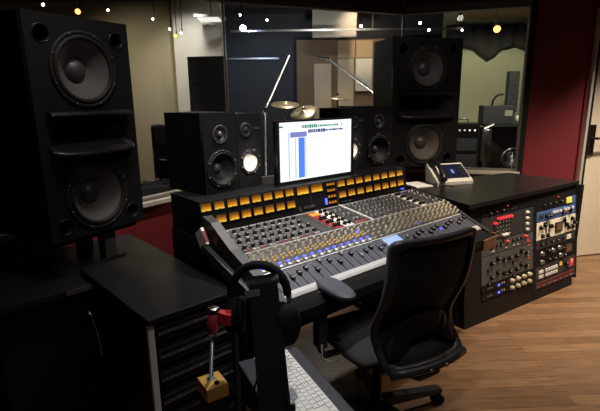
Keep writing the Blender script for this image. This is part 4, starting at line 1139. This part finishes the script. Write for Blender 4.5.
# left live room amp and clutter
t = thing('guitar_amplifier', 'dark upright amplifier left of the nearfield speaker', 'amplifier', (-1.45, 4.95, 0), 15, 'amplifiers in the live room')
b = MB(); b.box2(-.12, .28, 0, .3, 0, 1.27, bev=.02); b.build('cabinet', MT['gobo'], t)
b = MB(); b.box2(-.09, .25, -.006, .004, .1, 1.05); b.build('grille', MT['black'], t)
b = MB(); b.box2(-.09, .25, -.008, .004, 1.08, 1.2); b.build('control_panel', MT['dsteel'], t)
t = thing('flight_case', 'dark flight case behind the window ledge beside the left main speaker', 'case', (-1.40, 4.42, 0), 20)
b = MB(); b.box2(-.28, .24, -.02, .26, 0, .72, bev=.01); b.build('case', MT['gobo'], t)
random.seed(5)
for k in range(8):
    o = MB().box(0, 0, .0251, .045, .07, .05, bev=.005).build('effects_pedal', MT[['steel','dsteel','grey','steel'][k % 4]])
    tag(o, 'small grey effects pedal on top of the dark flight case', 'effects pedal', 'effects pedals on the flight case')
    o.matrix_world = T(-1.40, 4.42, .7205) @ RZ(20) @ T(-.22+.06*k, .10+.05*math.sin(k*2.), 0)

# ------------------------------------------------------------------ light
def area(name, loc, aim, size, power, col, spread=180):
    l = bpy.data.lights.new(name, 'AREA'); l.energy = power; l.color = col; l.size = size; l.spread = R(spread); l.shape = 'DISK'
    o = bpy.data.objects.new(name, l); COL.objects.link(o); o.location = loc
    o.rotation_euler = (Vector(aim)-Vector(loc)).to_track_quat('-Z', 'Y').to_euler(); return o
def spot(name, loc, aim, power, col, ang=60, blend=.6, rad=.05):
    l = bpy.data.lights.new(name, 'SPOT'); l.energy = power; l.color = col; l.spot_size = R(ang); l.spot_blend = blend; l.shadow_soft_size = rad
    o = bpy.data.objects.new(name, l); COL.objects.link(o); o.location = loc
    o.rotation_euler = (Vector(aim)-Vector(loc)).to_track_quat('-Z', 'Y').to_euler(); return o
warm, neutral = (1., .78, .55), (1., .93, .84)
spot('downlight_console', (.15, 2.55, 2.72), W(1.25, 1.55, .85), 128, neutral, 62, .8)
spot('downlight_console_right', (1.35, 2.55, 2.72), W(2.25, 1.6, .85), 75, neutral, 60, .8)
spot('downlight_door', (2.85, 3.35, 2.72), (2.75, 3.4, 0), 400, (1., .84, .66), 80, .9)
spot('downlight_floor', (1.9, 1.6, 2.72), (1.9, 1.9, 0), 34, warm, 95, .9)
spot('downlight_cabinet', (1.55, 2.25, 2.72), (1.75, 3.2, .5), 230, warm, 78, .8)
spot('downlight_left', (-.55, 1.75, 2.72), (-.8, 2.2, .7), 26, neutral, 80, .9)
spot('keyboard_fill', (.25, .6, 2.72), (.05, 1.2, .7), 28, (.9, .93, 1.), 45, .8)  # added spot standing in for screen glow on the keyboard
spot('downlight_mains', (-.15, 2.2, 2.72), (-.95, 2.35, 1.4), 9, (1., .9, .8), 70, .8)
spot('downlight_mains_right', (.95, 3.05, 2.72), (1.1, 4.0, 1.4), 12, (1., .9, .8), 70, .8)
spot('downlight_sill', (-.6, 2.7, 2.72), (-.95, 3.3, .6), 150, (1., .85, .7), 70, .8)
spot('engineer_fill', W(1.25, .75, 2.72), W(1.4, 1.85, 1.1), 95, neutral, 46, .8)  # added spot to brighten the nearfield cones and the fader section
spot('ceiling_fill', (.5, 1.2, 2.74), (.6, 1.4, 0), 13, neutral, 165, .5)
spot('live_fill', (.4, 5.1, 2.74), (.2, 5.6, 0), 58, (1., .93, .82), 165, .5)
spot('cone_fill_left', W(1.75, .55, 2.72), FAR(loc_face(W(1.235,1.945), 44, .075, ZB+.13)), 330, neutral, 6.5, 1.)  # added narrow spot, only brightens the left white cone
spot('cone_fill_right', W(2.3, .75, 2.72), FAR(loc_face(W(1.955,1.955), 54, .095, ZB+.132)), 300, neutral, 6.5, 1.)  # added narrow spot, only brightens the right white cone
# live room
spot('live_beige', (-2.2, 4.9, 2.7), (-2.1, 6.5, 1.2), 65, (1., .86, .62), 95, .9)
spot('live_column', (-1.25, 5.7, 2.7), (-1.40, 6.4, 2.0), 32, (1., .95, .85), 80, .9)
spot('live_navy', (-.66, 6.25, 2.36), (-.5, 7.6, 1.7), 22, (.7, .82, 1.), 110, .9)
spot('live_brown', (.8, 6.2, 2.7), (.85, 7.3, 2.0), 55, (1., .75, .5), 80, .9)
spot('live_drums', (.2, 4.75, 2.7), (.05, 5.2, 1.3), 90, (1., .9, .75), 70, .8)
spot('live_right', (2.7, 5.8, 2.7), (2.9, 7.3, 1.4), 80, (.98, .95, .68), 100, .9)
spot('live_right_front', (2.4, 5.0, 2.7), (2.4, 5.9, .9), 120, (1., .92, .75), 80, .9)
spot('live_ceiling_wash', (.3, 5.6, 1.9), (.5, 6.2, 2.8), 40, (1., .95, .85), 150, .9)
wd = bpy.data.worlds.new('world'); SC.world = wd; wd.use_nodes = True
wd.node_tree.nodes['Background'].inputs[0].default_value = (.02, .02, .022, 1)

vs = SC.view_settings
SC.display_settings.display_device = 'sRGB'
vs.view_transform = 'Standard'; vs.look = 'None'; vs.gamma = 1; vs.use_curve_mapping = False; vs.exposure = 0.0
SC.cycles.use_denoising = True
SC.cycles.max_bounces = 8; SC.cycles.transparent_max_bounces = 16
